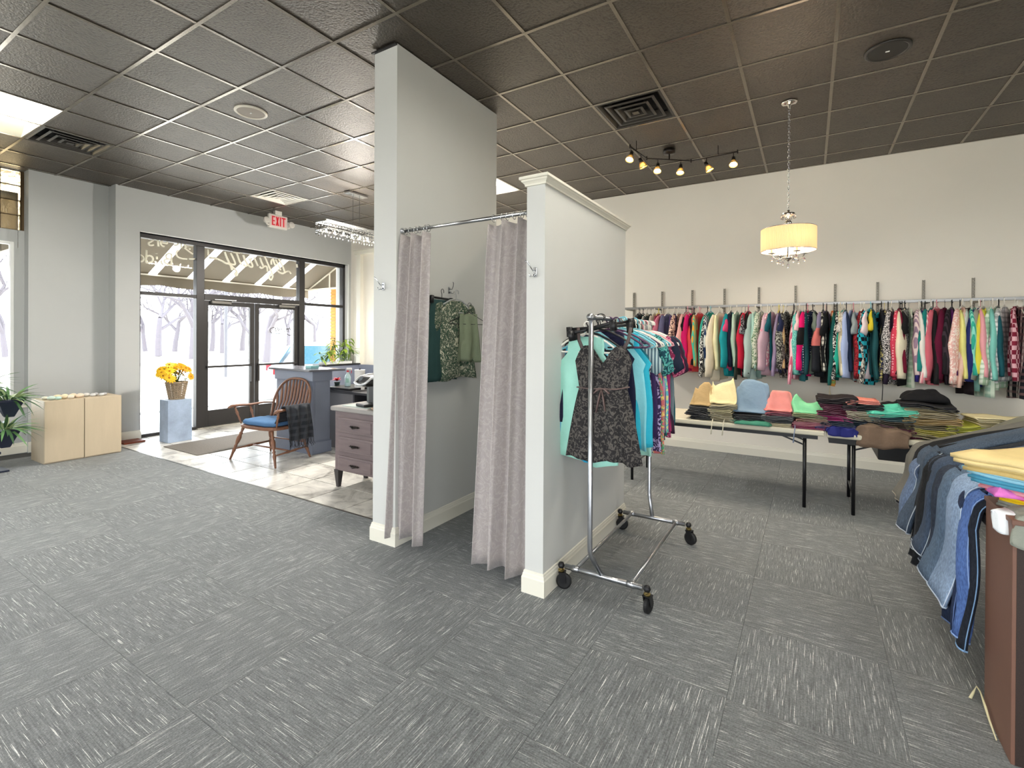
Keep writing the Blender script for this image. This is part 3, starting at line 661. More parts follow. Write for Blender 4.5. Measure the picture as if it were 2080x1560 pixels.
def awning(name, lab, y0, y1, stripes):
    t = thing(name, lab, 'awning', (0, 0, 0))
    A = Vector((-8.66, 0, 3.32)); Bp = Vector((-10.2, 0, 2.62))
    def P_(y, s, off=0.0): v = A.lerp(Bp, s); return (v.x, y, v.z+off)
    ys = [y0]; cuts = []
    for s in stripes: cuts.append((s-0.07, s+0.07))
    mb = MB(); prev = y0
    for a, c in cuts+[(y1, y1)]:
        mb.add([P_(prev, 0), P_(a, 0), P_(a, 1), P_(prev, 1)], [(0, 1, 2, 3)]); prev = c
    mb.build('canvas', M_AWN, t, solid=0.004)
    for a, c in cuts:
        MB().add([P_(a, 0), P_(c, 0), P_(c, 1), P_(a, 1)], [(0, 1, 2, 3)]).build('stripe', M_AWNS, t, solid=0.004)
    # scalloped valance
    n = int((y1-y0)/0.04); pts = []
    MB().grid(n, 2, lambda u, v: (-10.2-0.01*math.sin(u*(y1-y0)*3), y0+(y1-y0)*u, 2.62-v*(0.19+0.035*abs(math.sin(math.pi*u*(y1-y0)/0.95))))).build('valance', M_AWN, t, solid=0.004)
    MB().add([(-8.66, y1, 3.32), (-10.2, y1, 2.62), (-8.66, y1, 2.62)], [(0, 1, 2)]).build('end_panel', M_AWN, t, solid=0.004)
    mb = MB()
    mb.bar((-10.17, y0, 2.60), (-10.17, y1, 2.60), 0.025, 0.025).bar((-8.7, y1-0.02, 3.28), (-10.17, y1-0.02, 2.60), 0.025, 0.025).bar((-10.17, y1-0.02, 2.60), (-8.7, y1-0.02, 2.60), 0.04, 0.04)
    mb.bar((-9.4, y1-0.02, 2.60), (-9.4, y1-0.02, 2.97), 0.025, 0.025, (1, 0, 0)).bar((-8.75, y0, 3.24), (-8.75, y1, 3.24), 0.03, 0.03)
    mb.build('frame', M_AWF, t)
awning('awning', 'taupe striped awning over the shop entrance', 2.3, 7.3, [2.75, 3.42, 4.08, 4.73, 5.38, 6.05, 6.71])
awning('awning', 'taupe striped awning over the window by the plant stand', -4.2, 1.97, [-3.4, -2.7, -2.0, -1.3, -0.6, 0.1, 0.8, 1.4])
# ================= foyer and left side
M_MAPLE = mat('maple_laminate', (196, 180, 154), 0.45, var=0.05, scale=3, stretch=(4, 4, 0.6), bump=0.02)
for k, (y0, y1, lab) in enumerate([(1.935, 2.297, 'plain maple display cabinet nearer the plant stand'), (2.303, 2.672, 'plain maple display cabinet nearer the shop entrance')]):
    t = thing('display_cabinet', lab, 'cabinet', (-7.75, (y0+y1)/2, 0), 0, 'maple cabinets side by side'); h = (y1-y0)/2
    B(-0.24, 0.20, -h, h, 0.0, 0.735).build('body', M_MAPLE, t, bevel=0.003)
    B(0.202, 0.22, -h+0.001, h-0.001, 0.015, 0.733).build('door', M_MAPLE, t, bevel=0.003)
stones = [(-7.70, 1.985, 'dfdcc9', .035), (-7.62, 2.02, 'c9dcd2', .04), (-7.72, 2.05, 'd8e0d8', .03), (-7.60, 2.075, 'b9d8cf', .033), (-7.75, 2.11, 'e3d6b4', .04), (-7.64, 2.14, 'dccaa8', .035), (-7.60, 2.19, 'e2d8c6', .036),
          (-7.76, 2.18, 'e9d9b8', .04), (-7.68, 2.225, 'e4d4b6', .042), (-7.76, 2.26, 'e8d5bb', .04), (-7.64, 2.275, 'dcc7b0', .038), (-7.70, 2.31, 'e6d6c2', .04), (-7.72, 2.375, 'd5d4cf', .036), (-7.66, 2.42, 'c9c8c6', .034),
          (-7.72, 2.465, 'b5b4b6', .033), (-7.66, 2.51, 'cfcfcf', .030), (-7.70, 2.55, 'aeadb0', .030)]
sn = ['cream', 'pale green', 'pale grey-green', 'mint', 'straw yellow', 'sand', 'ivory', 'buttery', 'wheat coloured', 'peach', 'rosy beige', 'light peach', 'light grey', 'mid grey', 'slate grey', 'whitish grey', 'dark grey']
for (x, y, c, r_), nm in zip(stones, sn):
    mb = MB().lathe([(r_*math.sin(math.pi*i/8), -r_*0.62*math.cos(math.pi*i/8)) for i in range(9)], n=12, sx=rnd.uniform(.8, 1.1), sy=rnd.uniform(.8, 1.05))
    tag(mb.build('stone', mat('stone_'+c, hexc(c), 0.5, var=0.06, scale=20), smooth=True, loc=(x, y, 0.735+r_*0.60), rot=(rnd.uniform(-.1, .1), 0, rnd.uniform(0, 3))), nm+' polished stone in the row along the maple cabinets', 'stone', 'polished stones on the maple cabinets')

t = thing('pedestal', 'square pedestal with weathered blue-grey paint under the flower basket', 'pedestal', (-7.725, 3.385, 0))
M_WB = mat('weathered_blue', (150, 165, 186), 0.6, var=0.22, scale=5, bump=0.1)
B(-0.125, 0.125, -0.155, 0.155, 0.0, 0.595).build('column', M_WB, t, bevel=0.004)
# wicker basket
t = thing('wicker_basket', 'round grey-brown wicker basket on the square pedestal', 'basket', (-7.72, 3.39, 0.595))
M_WICK = mat('wicker', (152, 134, 112), 0.8, var=0.2, scale=30, bump=0.2)
prof = lambda z: 0.088+0.040*(z/0.235)
mb = MB()
for i in range(14):
    z = 0.012+i*0.0165; n = 56
    mb.tube([((prof(z)+0.004*math.cos(k*math.pi+(i % 2)*math.pi))*math.cos(2*math.pi*k/n), (prof(z)+0.004*math.cos(k*math.pi+(i % 2)*math.pi))*math.sin(2*math.pi*k/n), z) for k in range(n+1)], 0.008, n=5)
mb.build('weave', M_WICK, t, smooth=True)
for k in range(20):
    a = 2*math.pi*k/20
    MB().tube([(0.092*math.cos(a), 0.092*math.sin(a), 0), (0.134*math.cos(a), 0.134*math.sin(a), 0.24)], 0.006, n=5).build('stake', M_WICK, t)
MB().tube([(0.131*math.cos(2*math.pi*k/24), 0.131*math.sin(2*math.pi*k/24), 0.24) for k in range(25)], 0.012, n=6).build('rim', M_WICK, t, smooth=True)
MB().lathe([(0.0, 0.0), (0.086, 0.0), (0.086, 0.01), (0.0, 0.01)], n=20).build('base', M_WICK, t)
# flowers
def leafm(L, W, n=5, droop=0.3, m=None, name='leaf', cup=0.15):
    def f(u, v):
        x = (v-0.5)*2; wv = W*math.sin(math.pi*min(1, u*0.96+0.04))**0.8
        return (x*wv/2, L*u, L*0.0 - droop*L*u*u + cup*abs(x)*wv)
    return MB().grid(n, 2, f).mesh(name, True, m)
M_PET = [mat('petal_yellow', (246, 196, 32), 0.6), mat('petal_gold', (232, 158, 14), 0.6), mat('petal_pale', (246, 224, 96), 0.6)]
M_FC = mat('flower_centre', (176, 108, 16), 0.8); M_LG = mat('leaf_olive', (120, 128, 58), 0.6); M_STEM = mat('stem_green', (90, 104, 50), 0.7)
pet = []
for c in M_PET:
    mb = MB()
    for k in range(11):
        a = 2*math.pi*k/11; ca, sa = math.cos(a), math.sin(a)
        b_ = leafm(0.062, 0.026, 3, 0.15).copy()
        vs = [Matrix.Rotation(a, 3, 'Z') @ Vector((v.co.x, v.co.y+0.008, v.co.z)) for v in b_.vertices]
        mb.add(vs, [tuple(p.vertices) for p in b_.polygons])
    pet.append(mb.mesh('petals', True, c))
cen = MB().lathe([(0.0, 0.010), (0.010, 0.008), (0.014, 0.0), (0.0, -0.004)], n=8).mesh('centre', True, M_FC)
for k in range(40):
    a = rnd.uniform(0, 6.283); el = rnd.uniform(0.1, 1.35); rr = rnd.uniform(0.8, 1.0)
    x, y, z = 0.17*rr*math.cos(a)*math.cos(el), 0.27*rr*math.sin(a)*math.cos(el), 0.04+0.25*rr*math.sin(el)
    ci = (1 if y > 0.02 else rnd.choice([0, 0, 2]))
    nm = ['bright yellow', 'deep golden', 'pale yellow'][ci]
    t = thing('artificial_daisy', nm+' artificial daisy in the wicker basket', 'flower', (-7.72, 3.39, 0.83), 0, 'artificial daisies in the wicker basket, '+nm)
    n = Vector((x+0.12, y, z-0.02)).normalized()
    MB().tube([(0, 0, -0.04), (x*0.4, y*0.4, z*0.5), (x, y, z)], 0.003, n=4).build('stem', M_STEM, t)
    q = n.to_track_quat('Z', 'Y').to_euler()
    link('petals', pet[ci], t, (x, y, z), q); link('centre', cen, t, (x, y, z), q)
lf = leafm(0.09, 0.03, 4, 0.3, M_LG)
t = thing('artificial_greenery', 'olive green leaf sprays between the daisies in the basket', 'foliage', (-7.72, 3.39, 0.83))
for k in range(26):
    a = rnd.uniform(0, 6.283)
    link('leaf', lf, t, (0.08*math.cos(a), 0.13*math.sin(a), rnd.uniform(0, 0.16)), (rnd.uniform(0.2, 1.3), rnd.uniform(-.4, .4), a-1.57))

tag(B(-7.42, -6.53, 3.10, 4.62, 0.001, 0.010).build('door_mat', mat('mat_grey', (118, 113, 107), 0.95, var=0.25, scale=90, bump=0.5, bscale=200), bevel=0.003), 'flat grey entrance mat on the foyer tiles', 'mat')
t = tag(B(-8.245, -8.0, 2.87, 3.12, 0.001, 0.022).build('wood_offcut', mat('reddish_wood', (128, 62, 40), 0.6), rot=(0, 0, 0)), 'thin reddish wood strip on the floor beside the maple cabinet', 'board')

# ---- Windsor armchair
M_OAK = mat('oak_chair', (122, 84, 64), 0.4, var=0.18, scale=6, stretch=(3, 3, 1), bump=0.03)
t = thing('windsor_armchair', 'wide brown bow-back wooden armchair in the foyer', 'chair', (-5.60, 3.50, 0), R(4))
def turned(mb, p, q, r0=0.017):
    p, q = Vector(p), Vector(q); prof = [(0, .55), (.08, .75), (.2, .8), (.3, 1.15), (.38, .7), (.42, 1.1), (.46, .7), (.55, 1.25), (.68, 1.45), (.76, .8), (.8, 1.2), (.84, .75), (1, 1.1)]
    mb.tube([p.lerp(q, a) for a, _ in prof], [r0*b_ for _, b_ in prof], n=10)
seat = []
n = 36
for zz, s in ((0.40, 0.94), (0.405, 0.99), (0.43, 1.0), (0.44, 0.97)):
    ring = []
    for k in range(n):
        a = 2*math.pi*k/n; cx_ = math.copysign(abs(math.cos(a))**0.55, math.cos(a)); sy_ = math.copysign(abs(math.sin(a))**0.6, math.sin(a))
        wx = 0.345 if sy_ < 0.2 else 0.345-0.05*sy_
        ring.append((cx_*wx*s, sy_*0.25*s, zz))
    seat.append(ring)
MB().loft(seat).build('seat', M_OAK, t, smooth=False, bevel=0.004)
for sx, sy, fx, fy in ((-1, -1, .42, .25), (1, -1, .42, .25), (-1, 1, .38, .27), (1, 1, .33, .30)):
    mb = MB(); turned(mb, (sx*fx, sy*fy, 0.0), (sx*0.26, sy*0.18, 0.405), 0.019); mb.build('leg', M_OAK, t, smooth=True)
for sx in (-1, 1):
    mb = MB(); a = Vector((sx*0.375, -0.225, 0.13)); c = Vector((sx*0.34, 0.24, 0.15))
    mb.tube([a.lerp(c, q) for q in (0, .3, .4, .5, .6, .7, 1)], [.009, .011, .017, .014, .017, .011, .009], n=8); mb.build('side_stretcher', M_OAK, t, smooth=True)
MB().tube([(-0.355, 0.0, 0.14), (0, 0, 0.14), (0.355, 0.0, 0.14)], [.009, .013, .009], n=8).build('cross_stretcher', M_OAK, t, smooth=True)
MB().tube([(-0.30, 0.235, 0.20), (0.27, 0.24, 0.20)], .009, n=8).build('rear_stretcher', M_OAK, t, smooth=True)
def hoop(u):   # bow of the back, leaning backwards
    a = math.pi*(1-u); x = 0.345*math.copysign(abs(math.cos(a))**0.75, math.cos(a)); z = 0.43+0.53*max(0, math.sin(a))**0.62
    return Vector((x*(0.86 if z < 0.5 else 0.86+0.14*min(1, (z-0.5)/0.2)), 0.20+0.17*(z-0.43)/0.53, z))
MB().tube([hoop(i/40) for i in range(41)], 0.0155, n=8).build('bow', M_OAK, t, smooth=True)
for k in range(11):
    u = (k+1)/12; x0 = -0.26+0.52*k/10; top = None
    best = min((hoop(i/200) for i in range(20, 181)), key=lambda v: abs(v.x-x0*1.18))
    p0 = Vector((x0, 0.205, 0.435)); mid = p0.lerp(best, 0.5)+Vector((0, 0.03, 0))
    mb = MB(); pts = [p0, p0.lerp(mid, .6), mid, mid.lerp(best, .6), best]
    mb.tube(pts, [.008, .008, .013, .014, .006], n=8, flat=1.3, up=(1, 0, 0)); mb.build('back_slat', M_OAK, t, smooth=True)
for sx in (-1, 1):
    mb = MB(); pts = [(sx*0.335, 0.27, 0.645), (sx*0.37, 0.15, 0.655), (sx*0.40, 0.0, 0.642), (sx*0.415, -0.14, 0.65), (sx*0.425, -0.23, 0.645), (sx*0.425, -0.27, 0.63)]
    arm = mb.tube(pts, [.015, .022, .030, .030, .034, .018], n=10, flat=0.55, up=(0, 0, 1)).build('arm', M_OAK, t, smooth=True)
    for y, yb in ((-0.20, -0.17), (0.0, 0.0)):
        mb = MB(); turned(mb, (sx*0.325, yb, 0.435), (sx*0.41, y, 0.64), 0.012); mb.build('arm_post', M_OAK, t, smooth=True)
M_DEN = fabric('4f7299')
cu = []
for zz, s in ((0.442, 0.93), (0.452, 1.0), (0.478, 1.0), (0.492, 0.95), (0.497, 0.7), (0.498, 0.35)):
    ring = []
    for k in range(40):
        a = 2*math.pi*k/40; cx_ = math.copysign(abs(math.cos(a))**0.5, math.cos(a)); sy_ = math.copysign(abs(math.sin(a))**0.5, math.sin(a))
        ring.append((cx_*0.31*s, (sy_*0.21-0.015)*s, zz+0.003*math.sin(k*1.7)))
    cu.append(ring)
c = MB().loft(cu).build('seat_cushion', M_DEN, None, smooth=True, loc=(-5.60, 3.50, 0), rot=(0, 0, R(4)))
tag(c, 'blue denim cushion on the wooden armchair', 'cushion')
# dark scarf over the arm
M_SC = fabric('33353a', 'plaid', '24262b', '3d4046', 0.6)
t = thing('fringed_scarf', 'dark grey fringed scarf thrown over the armchair arm', 'scarf', (-5.60, 3.50, 0), R(4))
def scf(u, v):
    # u along the arm, v over the arm and down
    y = -0.16+0.36*u; s = -0.20+v*0.62; w_ = 0.014*math.sin(u*17+v*3)
    if s < 0: x, z = 0.40+s*0.62, 0.672+s*1.0+0.06*0
    else: x, z = 0.455+0.05*min(1, s*3)+w_+0.05*s, 0.675-max(0, s-0.04)*1.0
    if -0.03 < s < 0.05: z = 0.688; x = 0.41+s
    return (x, y-0.04*v*(u-0.3), z)
MB().grid(26, 30, scf).build('cloth', M_SC, t, smooth=True, solid=0.012)
mb = MB()
for k in range(40):
    u = k/39; p = Vector(scf(u, 1.0)); L = rnd.uniform(0.06, 0.11)
    mb.tube([p+Vector((0, 0, 0.01)), p+Vector((rnd.uniform(-.006, .012), rnd.uniform(-.008, .008), -L*.6)), p+Vector((rnd.uniform(-.01, .02), rnd.uniform(-.015, .015), -L))], 0.0035, n=4)
mb.build('fringe', M_SC, t)['kind'] = 'stuff'
mb = MB().tube([(0.22, 0.12, 0.508), (0.30, 0.05, 0.52), (0.345, -0.02, 0.56), (0.375, 0.02, 0.64)], [0.03, 0.05, 0.045, 0.035], n=10, flat=0.5)
mb.build('inner_fold', M_SC, t, smooth=True)

# ---- podium
M_GB = mat('grey_blue_paint', (118, 124, 140), 0.45, var=0.06, scale=4, bump=0.03)
M_GT = mat('podium_top', (92, 92, 98), 0.2)
t = thing('podium', 'grey-blue painted podium with a slanted wide top behind the armchair', 'podium', (-5.75, 4.03, 0))
B(-0.385, 0.385, -0.12, 0.14, 0.0, 0.96).build('body', M_GB, t, bevel=0.004)
B(-0.405, 0.405, -0.14, 0.16, 0.93, 1.055).build('frieze', M_GB, t, bevel=0.006)
B(-0.40, 0.40, -0.135, 0.155, 0.0, 0.15).build('plinth', M_GB, t, bevel=0.006)
mb = MB(); top = [(-0.50, -0.17), (0.42, -0.20), (0.56, 0.24), (-0.56, 0.30)]
mb.loft([[(x, y, 1.056) for x, y in top], [(x, y, 1.082) for x, y in top]]).build('top', M_GT, t, bevel=0.004)
B(0.386, 0.392, -0.09, 0.11, 0.17, 0.91).build('side_panel', M_GB, t, bevel=0.002)
tag(B(-5.62, -5.50, 3.98, 4.10, 1.083, 1.12).build('card_box', mat('teal_card', (120, 168, 168), 0.4), bevel=0.004), 'small teal card box on the podium top', 'box')

# ---- reception desk with low worktop
M_DK = mat('dark_laminate', (58, 58, 62), 0.35, var=0.05); M_DG = mat('desk_grey', (104, 103, 106), 0.5)
t = thing('reception_desk', 'dark grey reception desk with an open shelf behind the podium', 'desk', (-5.0, 4.6, 0))
B(-0.62, 0.95, -0.30, 0.36, 0.745, 0.775).build('worktop', M_DK, t, bevel=0.003)
B(-0.62, -0.12, -0.32, 0.36, 0.79, 0.82).build('raised_worktop', M_BLACKP, t, bevel=0.003)
B(-0.60, -0.10, -0.28, 0.34, 0.0, 0.79).build('end_cabinet', M_DG, t, bevel=0.003)
B(-0.10, 0.93, 0.30, 0.34, 0.0, 0.745).build('back_panel', M_DK, t); B(-0.10, -0.07, -0.28, 0.30, 0.0, 0.745).build('side_panel', M_DK, t)
B(-0.07, 0.93, -0.28, 0.30, 0.60, 0.62).build('shelf', M_DK, t); B(0.90, 0.93, -0.28, 0.30, 0.0, 0.745).build('side_panel', M_DK, t)
B(-0.62, 0.95, 0.34, 0.38, 0.775, 0.89).build('backsplash', M_DK, t, bevel=0.003)
for k, (c, nm, ww) in enumerate([('8a8886', 'grey paper', .16), ('c9a87c', 'tan folder', .15), ('b8b6b4', 'light grey magazine', .14), ('6b6a6c', 'dark grey folder', .13)]):
    tag(B(-4.98+0.02*k, -4.98+0.02*k+0.42, 4.36, 4.62, 0.621+0.012*k, 0.631+0.012*k).build('paper_stack', mat('paper_'+c, hexc(c), 0.7), bevel=0.001), nm+' lying on the reception desk shelf', 'paper', 'papers on the desk shelf')
# knee wall and wainscot at the street window
struct(B(-8.16, -7.90, 5.95, 6.865, 0.0, 0.93).build('trim_6', M_GB, bevel=0.003)); struct(B(-8.18, -7.88, 5.95, 6.865, 0.93, 0.955).build('trim_7', M_BLACKP, bevel=0.003))
struct(B(-7.90, -7.0, 6.83, 6.865, 0.0, 0.93).build('trim_8', M_GB, bevel=0.003))
# spray bottles and towel roll
def spray(loc, lab, body, trig, s=1.0):
    t = thing('spray_bottle', lab, 'bottle', loc, R(40)); t.scale = (s, s, s)
    MB().lathe([(0.0, 0.0), (0.038, 0.0), (0.041, 0.01), (0.041, 0.12), (0.03, 0.155), (0.014, 0.18), (0.013, 0.20), (0.0, 0.20)], n=18, sy=0.8).build('bottle', body, t, smooth=True)
    MB().lathe([(0.0, 0.195), (0.017, 0.195), (0.017, 0.218), (0.0, 0.218)], n=14).build('collar', trig, t)
    MB().box(-0.018, 0.055, -0.012, 0.012, 0.218, 0.25).build('nozzle', mat('nozzle_white', (226, 222, 220), 0.4), t, bevel=0.006)
    MB().tube([(0.045, 0, 0.222), (0.05, 0, 0.20), (0.042, 0, 0.178)], 0.006, n=6).build('trigger', trig, t)
    B(-0.02, 0.02, -0.0345, -0.033, 0.05, 0.11).build('label', mat('label_green', (150, 190, 175), 0.5), t)
M_CLR = mat('clear_blue_plastic', (190, 214, 214), 0.25, spec=0.5)
spray((-5.42, 4.50, 0.82), 'clear spray bottle with a red trigger on the raised black desktop', M_CLR, mat('red_plastic', (190, 40, 60), 0.4))
t = thing('red_flower_ornament', 'small red flower ornament on the raised black desktop', 'ornament', (-5.62, 4.48, 0.82))
MB().lathe([(0.0, 0), (0.035, 0), (0.04, 0.05), (0.0, 0.05)], n=14).build('pot', mat('dark_green', (40, 60, 52), 0.5), t)
mb = MB()
for k in range(16):
    a = k*2.4; b_ = leafm(0.07, 0.03, 3, 0.4); M_ = Matrix.Rotation(a, 3, 'Z') @ Matrix.Rotation(0.5+0.05*k, 3, 'X')
    mb.add([M_ @ v.co + Vector((0, 0, 0.06)) for v in b_.vertices], [tuple(p.vertices) for p in b_.polygons])
mb.build('petals', mat('petal_red', (196, 52, 62), 0.6), t, smooth=True)
t = thing('paper_towel_roll', 'white paper towel roll beside the clear spray bottle', 'paper towel', (-5.18, 4.50, 0.775))
MB().lathe([(0.02, 0.0), (0.068, 0.0), (0.068, 0.28), (0.02, 0.28), (0.02, 0.0)], n=28).build('roll', mat('towel_white', (236, 234, 230), 0.9, bump=0.2, bscale=120), t, smooth=False)
MB().tube([(0, 0, 0.0), (0, 0, 0.30)], 0.012, n=8).build('holder', M_BLACKP, t)

# ---- chest of drawers
M_CH = mat('brown_grey_wood', (112, 98, 98), 0.42, var=0.16, scale=5, stretch=(0.6, 3, 6), bump=0.04)
t = thing('chest_of_drawers', 'dark grey-brown chest of drawers against the tall wall', 'chest of drawers', (-3.45, 3.40, 0))
B(-0.60, 0.60, -0.19, 0.20, 0.17, 0.765).build('body', M_CH, t, bevel=0.004)
B(-0.635, 0.635, -0.225, 0.22, 0.765, 0.81).build('top', mat('chest_top', (150, 146, 142), 0.3, var=0.08), t, bevel=0.012)
for sx in (-0.57, 0.57):
    for sy in (-0.17, 0.18):
        MB().loft([[(sx-.016, sy-.016, 0), (sx+.016, sy-.016, 0), (sx+.016, sy+.016, 0), (sx-.016, sy+.016, 0)], [(sx-.032, sy-.032, .175), (sx+.032, sy-.032, .175), (sx+.032, sy+.032, .175), (sx-.032, sy+.032, .175)]]).build('leg', mat('leg_dark', (44, 40, 42), 0.4), t)
hm = MB()
for k in range(5): hm.lathe([(0.0, -0.004), (0.010, -0.003), (0.012, 0.0), (0.010, 0.003), (0.0, 0.004)], c=((k-2)*0.024, 0, 0), n=10)
hm.box(-0.072, 0.072, -0.003, 0.003, -0.002, 0.002)
for k in range(3):
    z = 0.63-0.19*k
    for cx_, hw in ((-0.285, 0.255), (0.285, 0.255)):
        d = B(cx_-hw, cx_+hw, -0.205, -0.188, z-0.075, z+0.075).build('drawer', M_CH, t, bevel=0.008)
        B(cx_-hw+0.035, cx_+hw-0.035, -0.211, -0.203, z-0.052, z+0.052).build('drawer_panel', M_CH, d, bevel=0.006)
        hd = hm.build('handle', mat('handle_dark', (56, 50, 48), 0.3, 0.8), d, loc=(cx_, -0.222, z), rot=(R(90), 0, 0))
        MB().tube([(cx_-0.05, -0.225, z), (cx_, -0.245, z-0.012), (cx_+0.05, -0.225, z)], 0.005, n=6).build('pull', mat('handle_dark', (56, 50, 48), 0.3, 0.8), d, smooth=True)
tag(B(-3.98, -3.62, 3.24, 3.46, 0.811, 0.816).build('magazine', mat('magazine_pale', (186, 200, 194), 0.3, var=0.1, scale=12)), 'pale magazine lying on the chest of drawers', 'magazine')
tag(MB().lathe([(0.0, 0.0), (0.09, 0.0), (0.11, 0.012), (0.105, 0.016), (0.0, 0.008)], n=24, sx=1.0, sy=0.7).build('wooden_dish', mat('dish_wood', (176, 146, 120), 0.5), smooth=True, loc=(-3.47, 3.27, 0.811)), 'shallow tan wooden dish in front of the coffee maker', 'dish')
# coffee maker
t = thing('coffee_maker', 'black coffee maker with a silver rim on the chest of drawers', 'coffee maker', (-3.70, 3.40, 0.816), R(-12))
B(-0.09, 0.10, -0.02, 0.14, 0.0, 0.22).build('body', M_BLACKP, t, bevel=0.02)
B(-0.10, 0.07, -0.15, 0.02, 0.0, 0.03).build('drip_tray', M_BLACKP, t, bevel=0.01)
hd = [[(-0.085, -0.15), (0.085, -0.15), (0.095, 0.13), (-0.095, 0.13)], ]
MB().loft([[(-.06, -.13, .20), (.07, -.13, .20), (.09, .13, .20), (-.08, .13, .20)], [(-.10, -.16, .235), (.10, -.16, .235), (.11, .14, .22), (-.10, .14, .22)], [(-.08, -.10, .30), (.09, -.10, .30), (.10, .14, .31), (-.09, .14, .31)]]).build('head', M_BLACKP, t, bevel=0.02)
MB().tube([(-.105, .12, .30), (-.108, .0, .305), (-.104, -.10, .285), (-.09, -.165, .235), (-.02, -.178, .222), (.05, -.178, .222), (.10, -.165, .235), (.112, -.10, .285), (.112, .12, .30)], 0.013, n=8).build('silver_rim', mat('silver_plastic', (200, 202, 204), 0.3, 0.5), t, smooth=True)
MB().lathe([(0.0, 0.0), (0.028, 0.0), (0.028, 0.006), (0.0, 0.006)], n=20).build('display', mat('display_grey', (90, 96, 102), 0.2), t, loc=(0.0, -0.145, 0.275), rot=(R(48), 0, 0))
B(-0.155, -0.095, 0.0, 0.13, 0.0, 0.25).build('water_tank', mat('tank_grey', (120, 130, 136), 0.15, trans=0.5), t, bevel=0.012)

# ---- leafy plant on the ledge and plant stand on the left
M_GY = mat('leaf_yellow_green', (150, 176, 66), 0.5); M_GD = mat('leaf_dark_green', (62, 96, 60), 0.5); M_GM = mat('leaf_mid_green', (104, 146, 92), 0.5)
l1 = leafm(0.20, 0.040, 5, 0.5, M_GY); l2 = leafm(0.18, 0.036, 5, 0.7, M_GD)
t = thing('window_plant', 'yellow-green leafy plant along the ledge of the street window', 'plant', (-8.02, 6.25, 0.955))
B(-0.08, 0.08, -0.22, 0.45, 0, 0.05).build('trough', M_WHITE, t, bevel=0.006)
for k in range(16):
    x, y = rnd.uniform(-.05, .05), -0.20+0.70*k/15; h = rnd.uniform(0.15, 0.52)
    dx, dy = rnd.uniform(-.05, .08), rnd.uniform(-.10, .10)
    MB().tube([(x, y, 0.04), (x+dx*.4, y+dy*.4, h*.6), (x+dx, y+dy, h)], 0.004, n=5).build('stem', M_STEM, t)
    for q in range(9):
        u = 0.35+0.65*q/8
        link('leaf', (l1 if rnd.random() < .75 else l2), t, (x+dx*u, y+dy*u, 0.02+h*u), (rnd.uniform(-.3, .7), 0, rnd.uniform(0, 6.28)))
M_NV = mat('navy_painted_wood', (34, 40, 58), 0.4)
t = thing('plant_stand', 'dark navy plant stand with a square column by the left window', 'plant stand', (-7.62, 1.50, 0))
B(-0.055, 0.055, -0.055, 0.055, 0, 0.66).build('column', M_NV, t, bevel=0.004)
B(0.02, 0.06, 0.055, 0.09, 0.19, 0.215).build('peg', M_NV, t)
B(-0.14, 0.14, -0.14, 0.14, 0, 0.02).build('foot', M_NV, t, bevel=0.004)
def planter(loc, lab, seed, s=1.0, col=(M_GM, M_GD)):
    r_ = random.Random(seed)
    t = thing('hanging_planter', lab, 'potted plant', loc)
    MB().loft([[(-a, -a, z), (a, -a, z), (a, a, z), (-a, a, z)] for a, z in ((.035, -.13), (.04, -.12), (.10, .04), (.10, .06))]).build('pot', M_NV, t, bevel=0.003)
    lm = [leafm(0.26*s, 0.028, 6, 0.55, col[0]), leafm(0.22*s, 0.026, 6, 0.8, col[1]), leafm(0.17*s, 0.030, 5, 0.35, mat('leaf_variegated', (186, 200, 150), 0.5))]
    for q in range(70):
        a = r_.uniform(0, 6.28); link('leaf', r_.choice(lm), t, (0.05*math.cos(a+1.57), 0.05*math.sin(a+1.57), 0.06), (r_.uniform(-.1, 1.25), r_.uniform(-.3, .3), a))
planter((-7.42, 1.62, 0.74), 'funnel shaped navy planter with arching green leaves, topmost on the stand', 1)
planter((-7.38, 1.58, 0.42), 'planter with dark trailing leaves low on the navy stand', 2, 1.0, (M_GD, M_GM))
planter((-7.55, 1.40, 0.88), 'planter with fine upright leaves behind the column, at the window', 3, 1.1)

# ---- exit sign
t = thing('exit_sign', 'white exit sign with red letters and two lamp heads', 'exit sign', (-7.66, 4.885, 3.43))
M_EX = mat('exit_housing', (190, 186, 178), 0.5)
B(-0.03, 0.03, -0.17, 0.17, -0.115, 0.115).build('housing', M_EX, t, bevel=0.02)
B(-0.035, 0.035, -0.06, 0.06, 0.11, CEIL-3.43).build('canopy', M_EX, t, bevel=0.006)
B(0.030, 0.033, -0.14, 0.14, -0.085, 0.090).build('face', mat('exit_face', (206, 172, 168), 0.4), t)
mb = MB(); zt, zb, w_ = 0.078, -0.075, 0.020
def bx(y0, y1, z0, z1): mb.box(0.033, 0.037, y0, y1, z0, z1)
bx(-.120, -.120+w_, zb, zt); bx(-.12, -.066, zt-w_, zt); bx(-.12, -.070, -.010, .010); bx(-.12, -.066, zb, zb+w_)
for s in (1, -1): mb.loft([[(0.033, -.052-.0, zb*s), (0.033, -.030, zb*s), (0.033, .006, -zb*s), (0.033, -.016, -zb*s)], [(0.037, -.052, zb*s), (0.037, -.030, zb*s), (0.037, .006, -zb*s), (0.037, -.016, -zb*s)]])
bx(.022, .022+w_, zb, zt); bx(.055, .125, zt-w_, zt); bx(.080, .080+w_, zb, zt)
mb.build('exit_lettering', mat('exit_red', (186, 30, 44), 0.5, emit=0.15), t)
